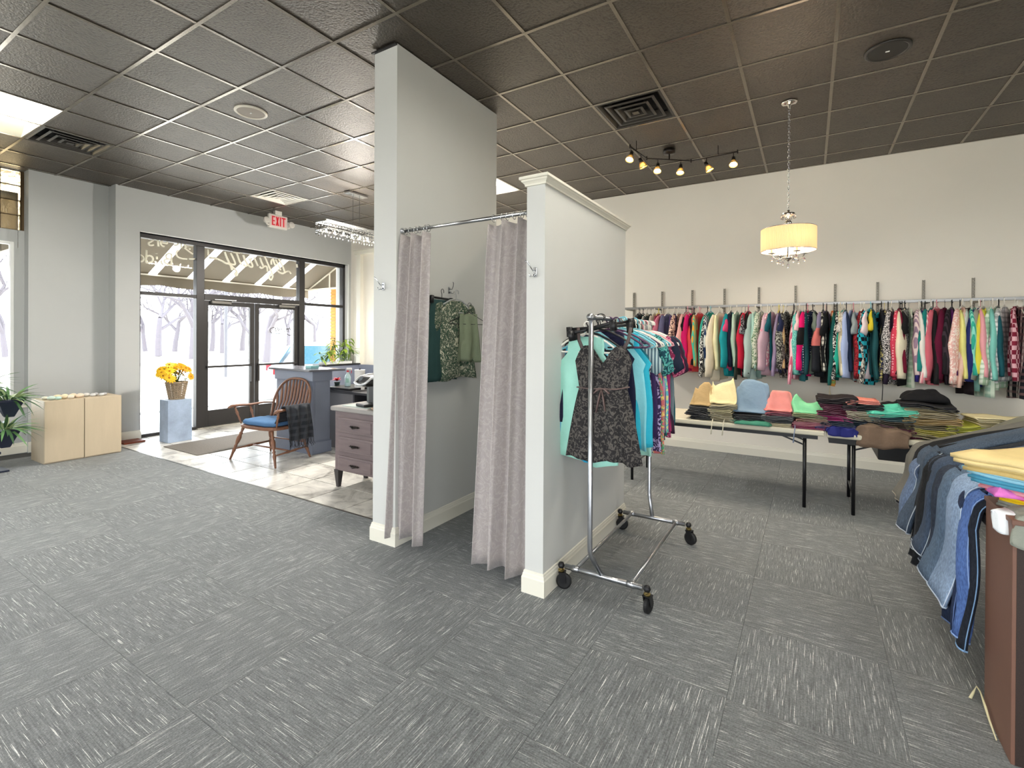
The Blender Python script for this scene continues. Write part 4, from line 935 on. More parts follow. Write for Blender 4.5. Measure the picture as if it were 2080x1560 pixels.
for s in (-1, 1):
    hd = MB().lathe([(0.0, -0.035), (0.035, -0.03), (0.052, 0.0), (0.052, 0.03), (0.046, 0.034), (0.0, 0.030)], n=20).build('lamp_head', M_EX, t, smooth=True, loc=(0.04, s*0.225, -0.02), rot=(0, R(75), 0))
    MB().tube([(0.01, s*0.165, -0.08), (0.02, s*0.20, -0.07), (0.03, s*0.215, -0.03)], 0.014, n=8).build('lamp_arm', M_EX, t, smooth=True)

# ---- crystal bar chandelier
M_CR = mat('crystal', (250, 250, 252), 0.03, trans=1.0, ior=1.55)
t = thing('bar_chandelier', 'rectangular crystal bar chandelier hanging over the foyer', 'chandelier', (-5.71, 4.88, 0))
B(-0.06, 0.06, -0.17, 0.17, CEIL-0.03, CEIL).build('canopy', M_MET, t, bevel=0.004)
for s in (-0.06, 0.06): MB().tube([(0, s, CEIL-0.03), (0, s, 3.12)], 0.006, n=8).build('rod', M_MET, t)
mb = MB(); Lh, Wh = 0.60, 0.11
for z in (3.09, 2.985):
    for x in (-Wh, Wh): mb.box(x-.008, x+.008, -Lh, Lh, z-.012, z+.012)
    for y in (-Lh, Lh): mb.box(-Wh, Wh, y-.008, y+.008, z-.012, z+.012)
mb.box(-.01, .01, -Lh, Lh, 3.085, 3.105).build('frame', M_MET, t)
st = MB()
for k, (r_, L) in enumerate(((.011, .05), (.013, .055), (.010, .045))):
    z = -0.01-k*0.058; st.lathe([(0, 0), (r_, -L*.3), (r_*.9, -L*.7), (0, -L)], c=(0, 0, z), n=6)
stm = st.mesh('crystal_strand', False, M_CR)
for k in range(25):
    for x in (-Wh, Wh): link('crystal_strand', stm, t, (x, -Lh+2*Lh*k/24, 3.08-0.012*(k % 2)))
for k in range(4):
    for y in (-Lh, Lh): link('crystal_strand', stm, t, (-Wh+0.2*Wh+k*Wh*0.53, y, 3.08))
M_BULB = mat('warm_bulb', (255, 238, 206), 0.5, emit=60)
for k in range(8):
    MB().lathe([(0, 0.02), (.010, 0.014), (.012, 0), (.008, -.018), (0, -.03)], n=10).build('bulb', M_BULB, t, smooth=True, loc=(0, -Lh+0.08+k*0.148, 2.975))
area('chandelier_light', (-5.71, 4.88, 2.93), (0, 0, 0), 0.12, 1.05, 70, (1, 0.95, 0.88))
point('chandelier_glow', (-5.71, 4.88, 2.88), 60, (1, 0.96, 0.9), 0.06)

# ---- recessed troffers, vents, speakers
M_DIF = mat('troffer_diffuser', (255, 250, 238), 0.6, emit=TROFFER_E)
M_TRW = mat('troffer_reflector', (240, 236, 216), 0.5)
labs = ['recessed fluorescent ceiling light at the window side', 'recessed fluorescent ceiling light behind the tall wall top'] + ['recessed fluorescent ceiling light over the shop floor, '+q for q in ('close behind the camera', 'at the far right corner', 'near the second shop window', 'at the rear right windows', 'in front of the rolling rack', 'over the draped jeans', 'between the left window and the rear windows')]
for (i, j), lb in zip(TROFF, labs):
    x, y = cell(i, j); t = thing('ceiling_light', lb, 'ceiling light', (x+GP, y+GP/2, CEIL), 0, 'recessed fluorescent lights')
    hx, hy = GP-0.014, GP/2-0.014
    mb = MB()
    mb.loft([[(-hx, -hy, 0.004), (hx, -hy, 0.004), (hx, hy, 0.004), (-hx, hy, 0.004)], [(-hx+.24, -hy+.02, 0.11), (hx-.24, -hy+.02, 0.11), (hx-.24, hy-.02, 0.11), (-hx+.24, hy-.02, 0.11)]], caps=False)
    mb.build('reflector', M_TRW, t)
    B(-hx+.24, hx-.24, -hy+.02, hy-.02, 0.108, 0.112).build('diffuser', M_DIF, t)
M_VD = mat('vent_dark', (60, 57, 54), 0.35, 0.4); M_VW = mat('vent_white', (225, 220, 210), 0.35)
for (i, j), mv, lb in zip(VENTS, (M_VD, M_VW, M_VD), ('dark square ceiling air vent beside the window side light', 'white square ceiling air vent near the exit sign', 'dark square ceiling air vent over the clothing rack')):
    x, y = cell(i, j); t = thing('ceiling_vent', lb, 'air vent', (x+GP/2, y+GP/2, CEIL))
    B(-0.29, 0.29, -0.29, 0.29, 0.06, 0.07).build('backing', mat('vent_black', (10, 10, 10), 0.9), t)
    for a, z in ((0.295, 0.0), (0.225, -0.004), (0.155, -0.008), (0.085, -0.012)):
        mb = MB(); r1 = a; r2 = a-0.022; r3 = a-0.06
        mb.loft([[(-r1, -r1, z+0.004), (r1, -r1, z+0.004), (r1, r1, z+0.004), (-r1, r1, z+0.004)], [(-r2, -r2, z), (r2, -r2, z), (r2, r2, z), (-r2, r2, z)], [(-r3, -r3, z+0.05), (r3, -r3, z+0.05), (r3, r3, z+0.05), (-r3, r3, z+0.05)]], caps=False)
        mb.build('louvre', mv, t, solid=0.002)
    B(-.03, .03, -.03, .03, -.016, -.010).build('centre_plate', mv, t)
for (i, j), c, lb in zip(SPK, ((150, 140, 130), (40, 38, 36)), ('round pale ceiling speaker with a light rim', 'round dark ceiling speaker near the drum pendant')):
    x, y = cell(i, j); t = thing('ceiling_speaker', lb, 'speaker', (x+GP/2+(-0.04 if i < 0 else 0.02), y+GP/2, CEIL))
    MB().lathe([(0.0, 0.004), (0.115, 0.004), (0.118, -0.004), (0.0, -0.007)], n=40).build('grille', mat('spk_%d' % c[0], c, 0.6, bump=0.3, bscale=400), t, smooth=False)
    MB().lathe([(0.118, 0.006), (0.142, 0.006), (0.142, -0.004), (0.130, -0.012), (0.118, -0.006), (0.118, 0.006)], n=40).build('rim', mat('spkrim_%d' % c[0], (235, 228, 214) if i < 0 else (52, 49, 46), 0.35), t, smooth=True)
    B(-.012, .012, -.006, .006, -.010, -.007).build('badge', M_WHITE, t)
# ================= garments and hangers: shared meshes, local x = width, y = thickness, origin at the neck, hanging down -z
def garment_body(seed, L=0.64, sh=0.19, hem=0.215, th=0.020, neck=0.07, kind='shirt', nr=16, nc=28):
    r = random.Random(seed); ph = [r.uniform(0, 6.28) for _ in range(4)]; fq = [r.choice([2, 3]), r.choice([4, 5]), r.choice([7, 8])]
    rings = []
    for i in range(nr+1):
        t = i/nr
        if kind == 'tank': hw = (0.105 if t < 0.02 else 0.115) if t < 0.14 else min(hem, 0.13+(t-0.14)*0.55) if t < 0.3 else 0.175+(hem-0.175)*(t-0.3)/0.7
        elif kind == 'cami': hw = 0.02+0.16*min(1, t/0.22)**0.8 + (hem-0.18)*max(0, (t-0.3)/0.7)
        elif kind == 'skirt': hw = 0.15+(hem-0.15)*t**0.7
        else: hw = sh-0.012+(hem-sh)*t if t > 0.12 else neck+(sh-neck)*min(1, (t/0.12)**0.6)
        a = 0.004+0.020*t; tt = th*(0.32+1.15*t) if t < 0.95 else th*1.15
        ring = []
        for k in range(nc):
            an = 2*math.pi*k/nc; c, s = math.cos(an), math.sin(an)
            x = hw*math.copysign(abs(c)**0.8, c); y = tt*math.copysign(abs(s)**0.7, s)
            w_ = a*(math.sin(fq[0]*x/hw*2+ph[0]+t*1.2)+0.6*math.sin(fq[1]*x/hw*2+ph[1]-t*2)+0.35*math.sin(fq[2]*x/hw*2+ph[2]))
            z = -L*t - (0.0 if kind in ('cami', 'skirt') else 0.30*max(0, abs(x)-neck)*(1-t)**3) + 0.012*t*math.sin(3*x/hw+ph[3])
            ring.append((x+0.006*math.sin(9*t+ph[2]), y+w_, z))
        rings.append(ring)
    return MB().loft(rings)
def sleeve(seed, side, L=0.60, r0=0.062, r1=0.040, out=0.05, flare=0.0):
    r = random.Random(seed+side*7); n = 13; L *= r.uniform(0.9, 1.06); cf = r.random() < 0.5; pts = []; rad = []
    fx, fy = r.uniform(-0.02, 0.05), r.uniform(-0.04, 0.04)
    for i in range(n+1):
        t = i/n
        pts.append((side*(0.150+0.055*math.sin(min(1, t*4)*1.57)+out*t+0.012*math.sin(t*5+seed)), fy*t+0.006*math.sin(t*9+seed*2), -0.035-L*t))
        rad.append((r0*(0.50+0.62*min(1, t/0.45))+(r1-r0)*max(0, t-0.45)/0.55)*(0.8 if i == 0 else 1)*(1+0.06*math.sin(t*14+seed)) + (flare if i >= n-1 else 0) - (0.010 if cf and i >= n-2 else 0))
    return MB().tube(pts, rad, n=14, flat=0.46, up=(0, 1, 0))
GM = {}
def gm(kind, v):
    k = (kind, v)
    if k in GM: return GM[k]
    s = v*13+{'long': 1, 'short': 2, 'tank': 3, 'cami': 4, 'jacket': 5, 'skirt': 6, 'wide': 7}[kind]
    if kind == 'long': b, sl = garment_body(s, 0.60+0.025*v), [sleeve(s, q, 0.60+0.02*v) for q in (-1, 1)]
    elif kind == 'wide': b, sl = garment_body(s, 0.66+0.02*v, th=0.026), [sleeve(s, q, 0.63, 0.092, 0.062, 0.05) for q in (-1, 1)]
    elif kind == 'jacket': b, sl = garment_body(s, 0.60+0.02*v, th=0.03), [sleeve(s, q, 0.64, 0.075, 0.05, 0.06, -0.008) for q in (-1, 1)]
    elif kind == 'short': b, sl = garment_body(s, 0.60+0.03*v), [sleeve(s, q, 0.21, 0.052, 0.056, 0.045) for q in (-1, 1)]
    elif kind == 'tank': b, sl = garment_body(s, 0.62+0.03*v, hem=0.20, kind='tank', th=0.016), []
    elif kind == 'cami': b, sl = garment_body(s, 0.60+0.03*v, hem=0.22, kind='cami', th=0.02), []
    else: b, sl = garment_body(s, 0.60+0.04*v, hem=0.19, kind='skirt', th=0.012), []
    GM[k] = (b.mesh('garment_'+kind, True, M_WHITE), [q.mesh('sleeve', True, M_WHITE) for q in sl]); return GM[k]
def hanger_mesh(kind):
    mb = MB()
    hook = [(0.0, 0, 0.005)]+[(0.0+0.0, 0, 0.03)]+[(0.020*math.sin(a), 0, 0.075-0.020*math.cos(a)) for a in [i*math.pi*1.35/10 for i in range(11)]]
    hook = [(0, 0, 0.0), (0, 0, 0.035)]+[(0.021-0.021*math.cos(a)*1.0, 0, 0.055+0.021*math.sin(a)*1.0) for a in [math.pi*i/10*1.15 for i in range(11)]]
    hook = [(x-0.012 if i > 1 else x, y, z) for i, (x, y, z) in enumerate(hook)]
    if kind == 'clip':
        mb.tube(hook, 0.0025, n=6); mb.box(-0.17, 0.17, -0.006, 0.006, -0.008, 0.008)
        for s in (-1, 1): mb.box(s*0.155-0.014, s*0.155+0.014, -0.012, 0.012, -0.045, 0.014)
    elif kind == 'wire':
        mb.tube(hook, 0.002, n=5); mb.tube([(0, 0, 0.0), (0.20, 0, -0.085), (0.19, 0, -0.10), (-0.19, 0, -0.10), (-0.20, 0, -0.085), (0, 0, 0.0)], 0.003, n=6)
    else:
        mb.tube(hook, 0.0045, n=7); mb.tube([(0, 0, 0.004), (0.07, 0, -0.012), (0.14, 0, -0.045), (0.205, 0, -0.088), (0.212, 0, -0.10), (0.19, 0, -0.108), (0, 0, -0.108), (-0.19, 0, -0.108), (-0.212, 0, -0.10), (-0.205, 0, -0.088), (-0.14, 0, -0.045), (-0.07, 0, -0.012), (0, 0, 0.004)], 0.0065, n=7)
    return mb.mesh('hanger_'+kind, True, M_WHITE)
HM = {k: hanger_mesh(k) for k in ('clip', 'wire', 'tube')}
HC = {'white': (236, 232, 222), 'black': (20, 20, 22), 'grey': (168, 170, 168), 'yellow': (226, 206, 84), 'aqua': (120, 190, 205), 'pink': (222, 150, 160), 'green': (70, 130, 100), 'purple': (78, 50, 82), 'cream': (214, 206, 186)}
def hmat(c): return mat('hanger_plastic_'+c, HC[c], 0.35)
USED = set()
def hang_garment(kind, v, fab, desc, where, loc, rz, cat, group, sc=1.0, hk='tube', hc='white', hang_where=None, sleeve_fab=None, tilt=0.0):
    bme, sls = gm(kind, v)
    nm = {'long': 'shirt', 'wide': 'sweater', 'jacket': 'jacket', 'short': 'short_sleeved_top', 'tank': 'tank_top', 'cami': 'camisole', 'skirt': 'skirt'}[kind]
    o = link(nm, bme, None, loc, (0, tilt, rz)); setmat(o, fab); o.scale = (sc, 1, sc)
    lb = desc+' '+where
    assert lb not in USED, lb
    USED.add(lb); tag(o, lb, cat, group)
    for s in sls: c = link('sleeve', s, o); setmat(c, sleeve_fab or fab)
    h = link('clothes_hanger', HM[hk], None, (loc[0], loc[1], loc[2]+0.014), (0, tilt, rz)); setmat(h, hmat(hc))
    tag(h, '%s %shanger holding the %s %s' % (hc, {'clip': 'clip ', 'wire': 'wire ', 'tube': 'plastic '}[hk], desc, hang_where or where), 'hanger', 'hangers '+(hang_where or where))
    return o

# ================= fitting room
t = thing('curtain_rod', 'silver curtain rod across the fitting room doorway', 'curtain rod', (0, 0, 0))
MB().tube([(-2.529, 2.585, 2.275), (-1.431, 2.585, 2.275)], 0.0125, n=14).build('rod', M_MET, t, smooth=True)
for x, s in ((-2.529, 1), (-1.431, -1)): MB().tube([(x, 2.585, 2.275), (x+s*0.022, 2.585, 2.275)], [0.026, 0.018], n=14).build('end_bracket', M_MET, t)
M_CUR = bpy.data.materials.new('curtain_damask'); M_CUR.use_nodes = True; nt = M_CUR.node_tree; b = nt.nodes['Principled BSDF']
b.inputs['Roughness'].default_value = 0.55; b.inputs['Sheen Weight'].default_value = 0.3
tc = N(nt, 'ShaderNodeTexCoord'); nn = N(nt, 'ShaderNodeTexNoise', i_Scale=11.0, i_Detail=2.0, i_Distortion=3.0); nt.links.new(tc.outputs['Object'], nn.inputs['Vector'])
cr = N(nt, 'ShaderNodeValToRGB'); e = cr.color_ramp.elements; e[0].position = 0.44; e[0].color = lin((158, 150, 147)); e[1].position = 0.50; e[1].color = lin((172, 164, 161)); x_ = e.new(0.56); x_.color = lin((156, 148, 146))
nt.links.new(nn.outputs['Fac'], cr.inputs['Fac']); nt.links.new(cr.outputs[0], b.inputs['Base Color'])
def curtain(name, lab, top, bot, zt, zb, folds, amp, seed, y0=2.585):
    r = random.Random(seed); ph = r.uniform(0, 6)
    (tx0, tx1), (bx0, bx1) = top, bot
    def f(u, v):
        x0 = tx0+(bx0-tx0)*v**0.8; x1 = tx1+(bx1-tx1)*v**0.8
        a = amp*(0.7+0.35*v); q = u*folds*2*math.pi+ph+0.7*math.sin(u*5+seed)+0.15*math.sin(v*4)
        y = y0-0.015-a*math.sin(q)-0.16*a*math.sin(2.7*q+v*2.5) - 0.05*v
        x = x0+(x1-x0)*u+0.3*a*math.cos(q)
        return (x, y, zt+(zb-zt)*v+ (0.010*math.sin(q) if v == 0 else 0) - 0.012*v*math.sin(q*0.5))
    t = thing('curtain', lab, 'curtain', (0, 0, 0), 0, 'fitting room curtains')
    MB().grid(150, 30, f).build('curtain_panel', M_CUR, t, smooth=True, solid=0.003)
    for k in range(6):
        u = (k+0.5)/6; p = Vector(f(u, 0))
        rg = MB().tube([(p.x, 2.585+0.021*math.cos(a), 2.270+0.024*math.sin(a)) for a in [2*math.pi*i/16 for i in range(17)]], 0.0022, n=6)
        rg.build('curtain_ring', M_MET, t, smooth=True)
curtain('curtain', 'gathered grey damask curtain at the tall wall side of the fitting room', (-2.515, -2.25), (-2.60, -2.255), 2.235, 0.075, 2.3, 0.045, 4)
curtain('curtain', 'gathered grey damask curtain at the half wall side of the fitting room', (-1.75, -1.45), (-1.83, -1.475), 2.235, 0.055, 2.3, 0.050, 9)
def wall_hook(loc, rz, lab):
    t = thing('wall_hook', lab, 'hook', loc, rz)      # local -y points into the room
    MB().box(-0.012, 0.012, -0.006, 0.0, -0.028, 0.028).build('plate', M_MET, t, bevel=0.004)
    mb = MB(); mb.tube([(0, -0.004, 0.012), (0, -0.03, 0.006), (-0.006, -0.05, 0.03), (-0.018, -0.062, 0.055), (-0.03, -0.066, 0.062)], 0.004, n=7)
    mb.build('upper_prong', M_MET, t, smooth=True)
    for s in (-1, 1): MB().tube([(0, -0.004, -0.012), (s*0.008, -0.022, -0.022), (s*0.016, -0.034, -0.026), (s*0.022, -0.038, -0.010)], 0.0038, n=7).build('lower_prong', M_MET, t, smooth=True)
wall_hook((-2.655, 2.524, 1.875), 0, 'double coat hook on the end of the tall wall')
wall_hook((-1.372, 2.490, 1.890), 0, 'double coat hook on the end of the half wall')
wall_hook((-2.529, 3.12, 1.89), R(90), 'coat hook inside the fitting room holding the olive clothes')
# clothes hanging inside the fitting room (planes turned to the wall)
def fr_item(kind, v, fab, desc, dx, dy, z, hk, hc, sc=0.9, rz=R(90)):
    return hang_garment(kind, v, fab, desc, 'inside the fitting room', (-2.529+dx, 3.12+dy, z), rz, 'clothes', 'clothes on the fitting room hook', sc, hk, hc)
fr_item('skirt', 0, fabric('2f4a48'), 'dark teal trousers hung by the waist', 0.035, -0.13, 1.80, 'clip', 'black', 1.05, R(100))
fr_item('short', 1, fabric('5d6657', 'floral', '2f4a3a', 'b9b7a2', 1.4), 'green and grey patterned blouse', 0.075, 0.0, 1.80, 'tube', 'grey', 1.0, R(84))
sk = B(-0.07, 0.07, -0.010, 0.010, -0.46, 0.0).mesh('folded_trouser_legs', False, M_WHITE)
fr_item('skirt', 1, fabric('7e8870'), 'sage green folded trousers', 0.13, 0.10, 1.70, 'wire', 'black', 0.62, R(78))

# ================= rolling garment rack
RX, RY0, RY1, RZ = -1.055, 2.575, 3.775, 1.625
t = thing('garment_rack', 'galvanised rolling garment rack beside the half wall', 'clothing rack', (0, 0, 0))
for y, yi, lab in ((RY0, 2.635, 0), (RY1, 3.70, 0)):
    MB().tube([(RX, y, RZ+0.02), (RX, y, 0.30), (RX+0.004, y+(yi-y)*0.08, 0.27), (RX+0.045, yi, 0.15)], 0.0145, n=14).build('upright', M_GALV, t, smooth=True)
    MB().tube([(-1.235, yi, 0.140), (-0.77, yi, 0.140)], 0.0155, n=14).build('base_bar', M_GALV, t, smooth=True)
    for x in (-1.17, -0.835): MB().tube([(x-0.022, yi, 0.14), (x+0.022, yi, 0.14)], 0.019, n=14).build('sleeve_joint', M_GALV, t, smooth=True)
for x in (-1.17, -0.835): MB().tube([(x, 2.635, 0.140), (x, 3.70, 0.140)], 0.011, n=12).build('side_rail', M_GALV, t, smooth=True)
MB().tube([(RX, RY0-0.03, RZ), (RX, RY1+0.03, RZ)], 0.0135, n=14).build('hanging_rail', M_GALV, t, smooth=True)
for y in (RY0, RY1): MB().tube([(RX, y-0.022, RZ), (RX, y+0.022, RZ)], 0.020, n=14).build('elbow', M_GALV, t, smooth=True)
for x, y, rz in ((-1.262, 2.635, 20), (-0.745, 2.635, 80), (-1.262, 3.70, 10), (-0.745, 3.70, -20)):
    c = bpy.data.objects.new('caster', None); COL.objects.link(c); c.parent = t; c.location = (x, y, 0); c.rotation_euler = (0, 0, R(rz))
    MB().lathe([(0.0, -0.014), (0.036, -0.014), (0.046, -0.008), (0.046, 0.008), (0.036, 0.014), (0.0, 0.014)], n=24).build('wheel', M_RUB, c, smooth=False, loc=(0.016, 0, 0.047), rot=(R(90), 0, 0))
    mb = MB(); 
    for s in (-1, 1): mb.loft([[(0.030, s*0.018, 0.040), (0.006, s*0.018, 0.040), (-0.014, s*0.018, 0.10), (0.026, s*0.018, 0.10)], [(0.030, s*0.021, 0.040), (0.006, s*0.021, 0.040), (-0.014, s*0.021, 0.10), (0.026, s*0.021, 0.10)]])
    mb.box(-0.016, 0.028, -0.022, 0.022, 0.098, 0.104).build('fork', M_BLACKM, c)
    MB().lathe([(0, 0.104), (0.016, 0.104), (0.019, 0.110), (0.019, 0.116), (0.012, 0.12), (0.0, 0.14)], n=14).build('swivel', mat('brass_ring', (170, 150, 96), 0.3, 1.0), c, smooth=False)
    MB().lathe([(0.0, -0.02), (0.014, -0.016), (0.021, 0.0), (0.014, 0.016), (0.0, 0.02)], n=14).build('end_cap', M_BLACKP, c, smooth=True, loc=(0, 0, 0.14))

# black lace nightdress at the front of the rack, on a clip hanger
M_LACE = fabric('2a2829', 'floral', '57534f', None, 1.25)
t = thing('nightdress', 'black and charcoal floral slip nightdress at the front of the rolling rack', 'nightdress', (-1.005, 2.640, 1.555), R(4), 'clothes on the rolling rack')
def nd(u, v):      # front panel of the slip; u 0..1 round the body, v down
    t_ = v; hw = 0.155+0.055*t_+0.0*t_
    a = 2*math.pi*u; c, s = math.cos(a), math.sin(a)
    top = 0.20-0.11*abs(math.sin(min(1.0, abs(c))*math.pi*0.95))      # two cups
    z = -(top+(0.75-top)*t_)
    if t_ < 0.28: hw = 0.165-0.025*(t_/0.28)
    else: hw = 0.140+0.085*((t_-0.28)/0.72)**0.8
    w_ = (0.003+0.016*max(0, t_-0.25))*(math.sin(9*c*1.6+1)+0.5*math.sin(17*c))
    th = 0.022+0.02*t_
    return (hw*math.copysign(abs(c)**0.85, c), th*s+w_-0.012*(1-t_), z+0.010*t_*math.sin(6*c))
MB().grid(64, 26, nd).build('dress', M_LACE, t, smooth=True, solid=0.003)
for s in (-1, 1):
    MB().tube([(s*0.155, 0.0, 0.012), (s*0.145, -0.012, -0.06), (s*0.088, -0.028, -0.175)], [0.010, 0.010, 0.014], n=8, flat=0.35, up=(0, 1, 0)).build('strap', mat('strap_brown', (74, 62, 60), 0.6), t, smooth=True)
mb = MB()
for a, b_ in (((0.0, -0.035, -0.335), (-0.05, -0.05, -0.37)), ((0.0, -0.035, -0.335), (0.05, -0.05, -0.36)), ((0.0, -0.035, -0.335), (-0.025, -0.055, -0.47)), ((0.0, -0.035, -0.335), (0.028, -0.055, -0.46))):
    mb.tube([a, Vector(a).lerp(Vector(b_), .5)+Vector((0, 0, .008)), b_], [0.007, 0.014, 0.010], n=8, flat=0.4)
mb.build('ribbon_bow', mat('ribbon_taupe', (104, 86, 82), 0.5), t, smooth=True)
MB().tube([(-0.15, -0.018, -0.335), (-0.06, -0.036, -0.34), (0.0, -0.04, -0.335), (0.08, -0.036, -0.335), (0.155, -0.016, -0.32)], 0.014, n=8, flat=0.3, up=(0, 0, 1)).build('ribbon_band', mat('ribbon_taupe', (104, 86, 82), 0.5), t, smooth=True)
h = link('clothes_hanger', HM['clip'], None, (-1.043, 2.66, 1.570), (0, R(-4), R(6))); h.scale = (1.15, 1, 1); setmat(h, M_BLACKP)
tag(h, 'black clip hanger holding the floral slip nightdress', 'hanger')
h = link('clothes_hanger', HM['clip'], None, (-1.06, 2.61, 1.565), (0, R(-9), R(-28))); h.scale = (1.1, 1, 1); setmat(h, M_BLACKP)
tag(h, 'empty black clip hanger sticking out past the rack upright', 'hanger')
h = link('clothes_hanger', HM['clip'], None, (-1.04, 2.69, 1.572), (0, R(-12), R(38))); h.scale = (1.2, 1, 1); setmat(h, M_BLACKP)
tag(h, 'black clip hanger slanting up behind the nightdress', 'hanger')
W_ = 'on the rolling rack'
rack = [  # kind, fabric args, description, hanger, dx, dz, yaw, scale
 ('tank', ('a6e0d0',), 'long pale mint tunic', 'white', -.085, -.03, -6, 1.12), ('tank', ('2f9fc8',), 'bright blue slip', 'aqua', -.125, -.08, -6, .99), ('cami', ('1d1d33',), 'navy lace camisole', 'black', -.085, -.02, 0, .82),
 ('cami', ('8fd0dc',), 'pale aqua halter top', 'black', -.03, .0, 4, .78), ('tank', ('1f2038',), 'dark navy tank top', 'purple', .0, .0, 6, .9), ('tank', ('8ad3dd',), 'light aqua tank top', 'purple', .03, .0, 8, 1.02),
 ('tank', ('35b3cc',), 'turquoise tank top', 'aqua', .05, .0, 10, 1.06), ('tank', ('a9dccb',), 'mint green tank top', 'white', .03, .0, 10, 1.08), ('tank', ('1d6a78',), 'deep teal top', 'white', .02, .0, 8, .95),
 ('tank', ('2d2c3a', 'floral', 'b7b5bf'), 'black and white speckled tank', 'cream', .02, .0, 12, 1.08), ('tank', ('2c8697',), 'sea blue tank top', 'aqua', .02, .01, 10, .95), ('short', ('b9cfd0', 'vstripe', '4f6a78'), 'grey striped top', 'white', .02, .0, 8, .9),
 ('tank', ('3b2c55',), 'purple ribbed tank', 'purple', .03, .0, 10, 1.03), ('tank', ('35274e', 'floral', 'b9a8d0'), 'violet floral tank', 'white', .03, .0, 10, 1.1), ('tank', ('17181f',), 'black jersey top', 'grey', .02, .0, 8, .96),
 ('tank', ('c66a6c', 'floral', '5aa07a', 'e3c070'), 'coral and green print tank', 'white', .03, .0, 10, 1.14), ('tank', ('6a4058',), 'plum tank top', 'pink', .02, .0, 10, 1.0), ('short', ('1d4653', 'floral', '5fb0a8'), 'navy and teal leaf print top', 'aqua', .02, .01, 8, .98),
 ('tank', ('b58fb2', 'vstripe', '5c4a70'), 'lavender striped tank', 'white', .03, .0, 12, 1.04), ('tank', ('1e2226', 'plaid', 'd9dcd4', '5b7a80'), 'black and white geometric top', 'black', .02, .0, 8, 1.04), ('tank', ('6fc6cf', 'floral', 'dfe29a'), 'aqua and yellow tie dye tank', 'aqua', .03, .0, 12, 1.05),
 ('tank', ('173c40', 'floral', '3f8f86'), 'dark teal flower print top', 'green', .02, .0, 8, 1.02), ('tank', ('14151a',), 'plain black tank', 'white', .02, .0, 10, 1.0), ('tank', ('a3306e',), 'magenta top', 'pink', .03, .0, 10, 1.0),
 ('tank', ('d4cdbf',), 'oatmeal tank top', 'cream', .02, .0, 8, .96), ('short', ('8b2a52', 'floral', 'd87f9c'), 'berry floral top', 'white', .02, .0, 10, 1.03), ('short', ('232a3c',), 'dark navy jersey top', 'grey', .02, .0, 6, 1.0),
 ('short', ('c2416f',), 'rose pink top', 'grey', .02, .0, 8, .98), ('tank', ('6e7f86',), 'slate grey tank', 'white', .02, .0, 8, .98), ('short', ('3a2438',), 'dark plum top at the rear end', 'white', .02, .0, 6, 1.02),
 ('short', ('1c5560',), 'petrol blue top at the rear end', 'white', .02, .0, 6, 1.0)]
for k, (kd, fb, ds, hc, dx, dz, yw, sc) in enumerate(rack):
    y = 2.715+0.0333*k if k > 3 else 2.70+0.018*k
    og = hang_garment(kd, k % 2, fabric(*fb), ds, W_, (RX+dx, y, 1.545+dz), R(yw+rnd.uniform(-3, 3)), 'clothes', 'clothes on the rolling rack', sc*(0.9 if kd == 'short' else 1), 'tube', hc, sleeve_fab=None); og.scale.z = sc*(1.14 if kd == 'short' else 1.07)
# ================= wall rail
t = thing('wall_rail', 'long chrome clothes rail bracketed to the cream wall', 'clothes rail', (0, 0, 0))
WRY, WRZ = 6.60, 1.915
MB().box(-2.30, 3.9, WRY-0.006, WRY+0.006, WRZ-0.016, WRZ+0.016).build('rail', mat('rail_steel', (150, 150, 150), 0.45, 1.0), t, bevel=0.003)
M_STD = mat('slotted_standard', (138, 133, 122), 0.5)
for k in range(-1, 15):
    x = -2.18+0.4065*k
    if x < -2.35: continue
    mb = MB(); mb.box(x-0.0125, x-0.005, 6.925, 6.94, 1.35, 2.165).box(x+0.005, x+0.0125, 6.925, 6.94, 1.35, 2.165)
    for q in range(26): mb.box(x-0.005, x+0.005, 6.925, 6.94, 1.35+q*0.0318, 1.35+q*0.0318+0.016)
    o = mb.build('slotted_standard', M_STD, t)
    MB().box(x-0.004, x+0.004, WRY, 6.93, WRZ-0.022, WRZ-0.002).build('bracket', M_BLACKM if k % 3 else M_STD, t)
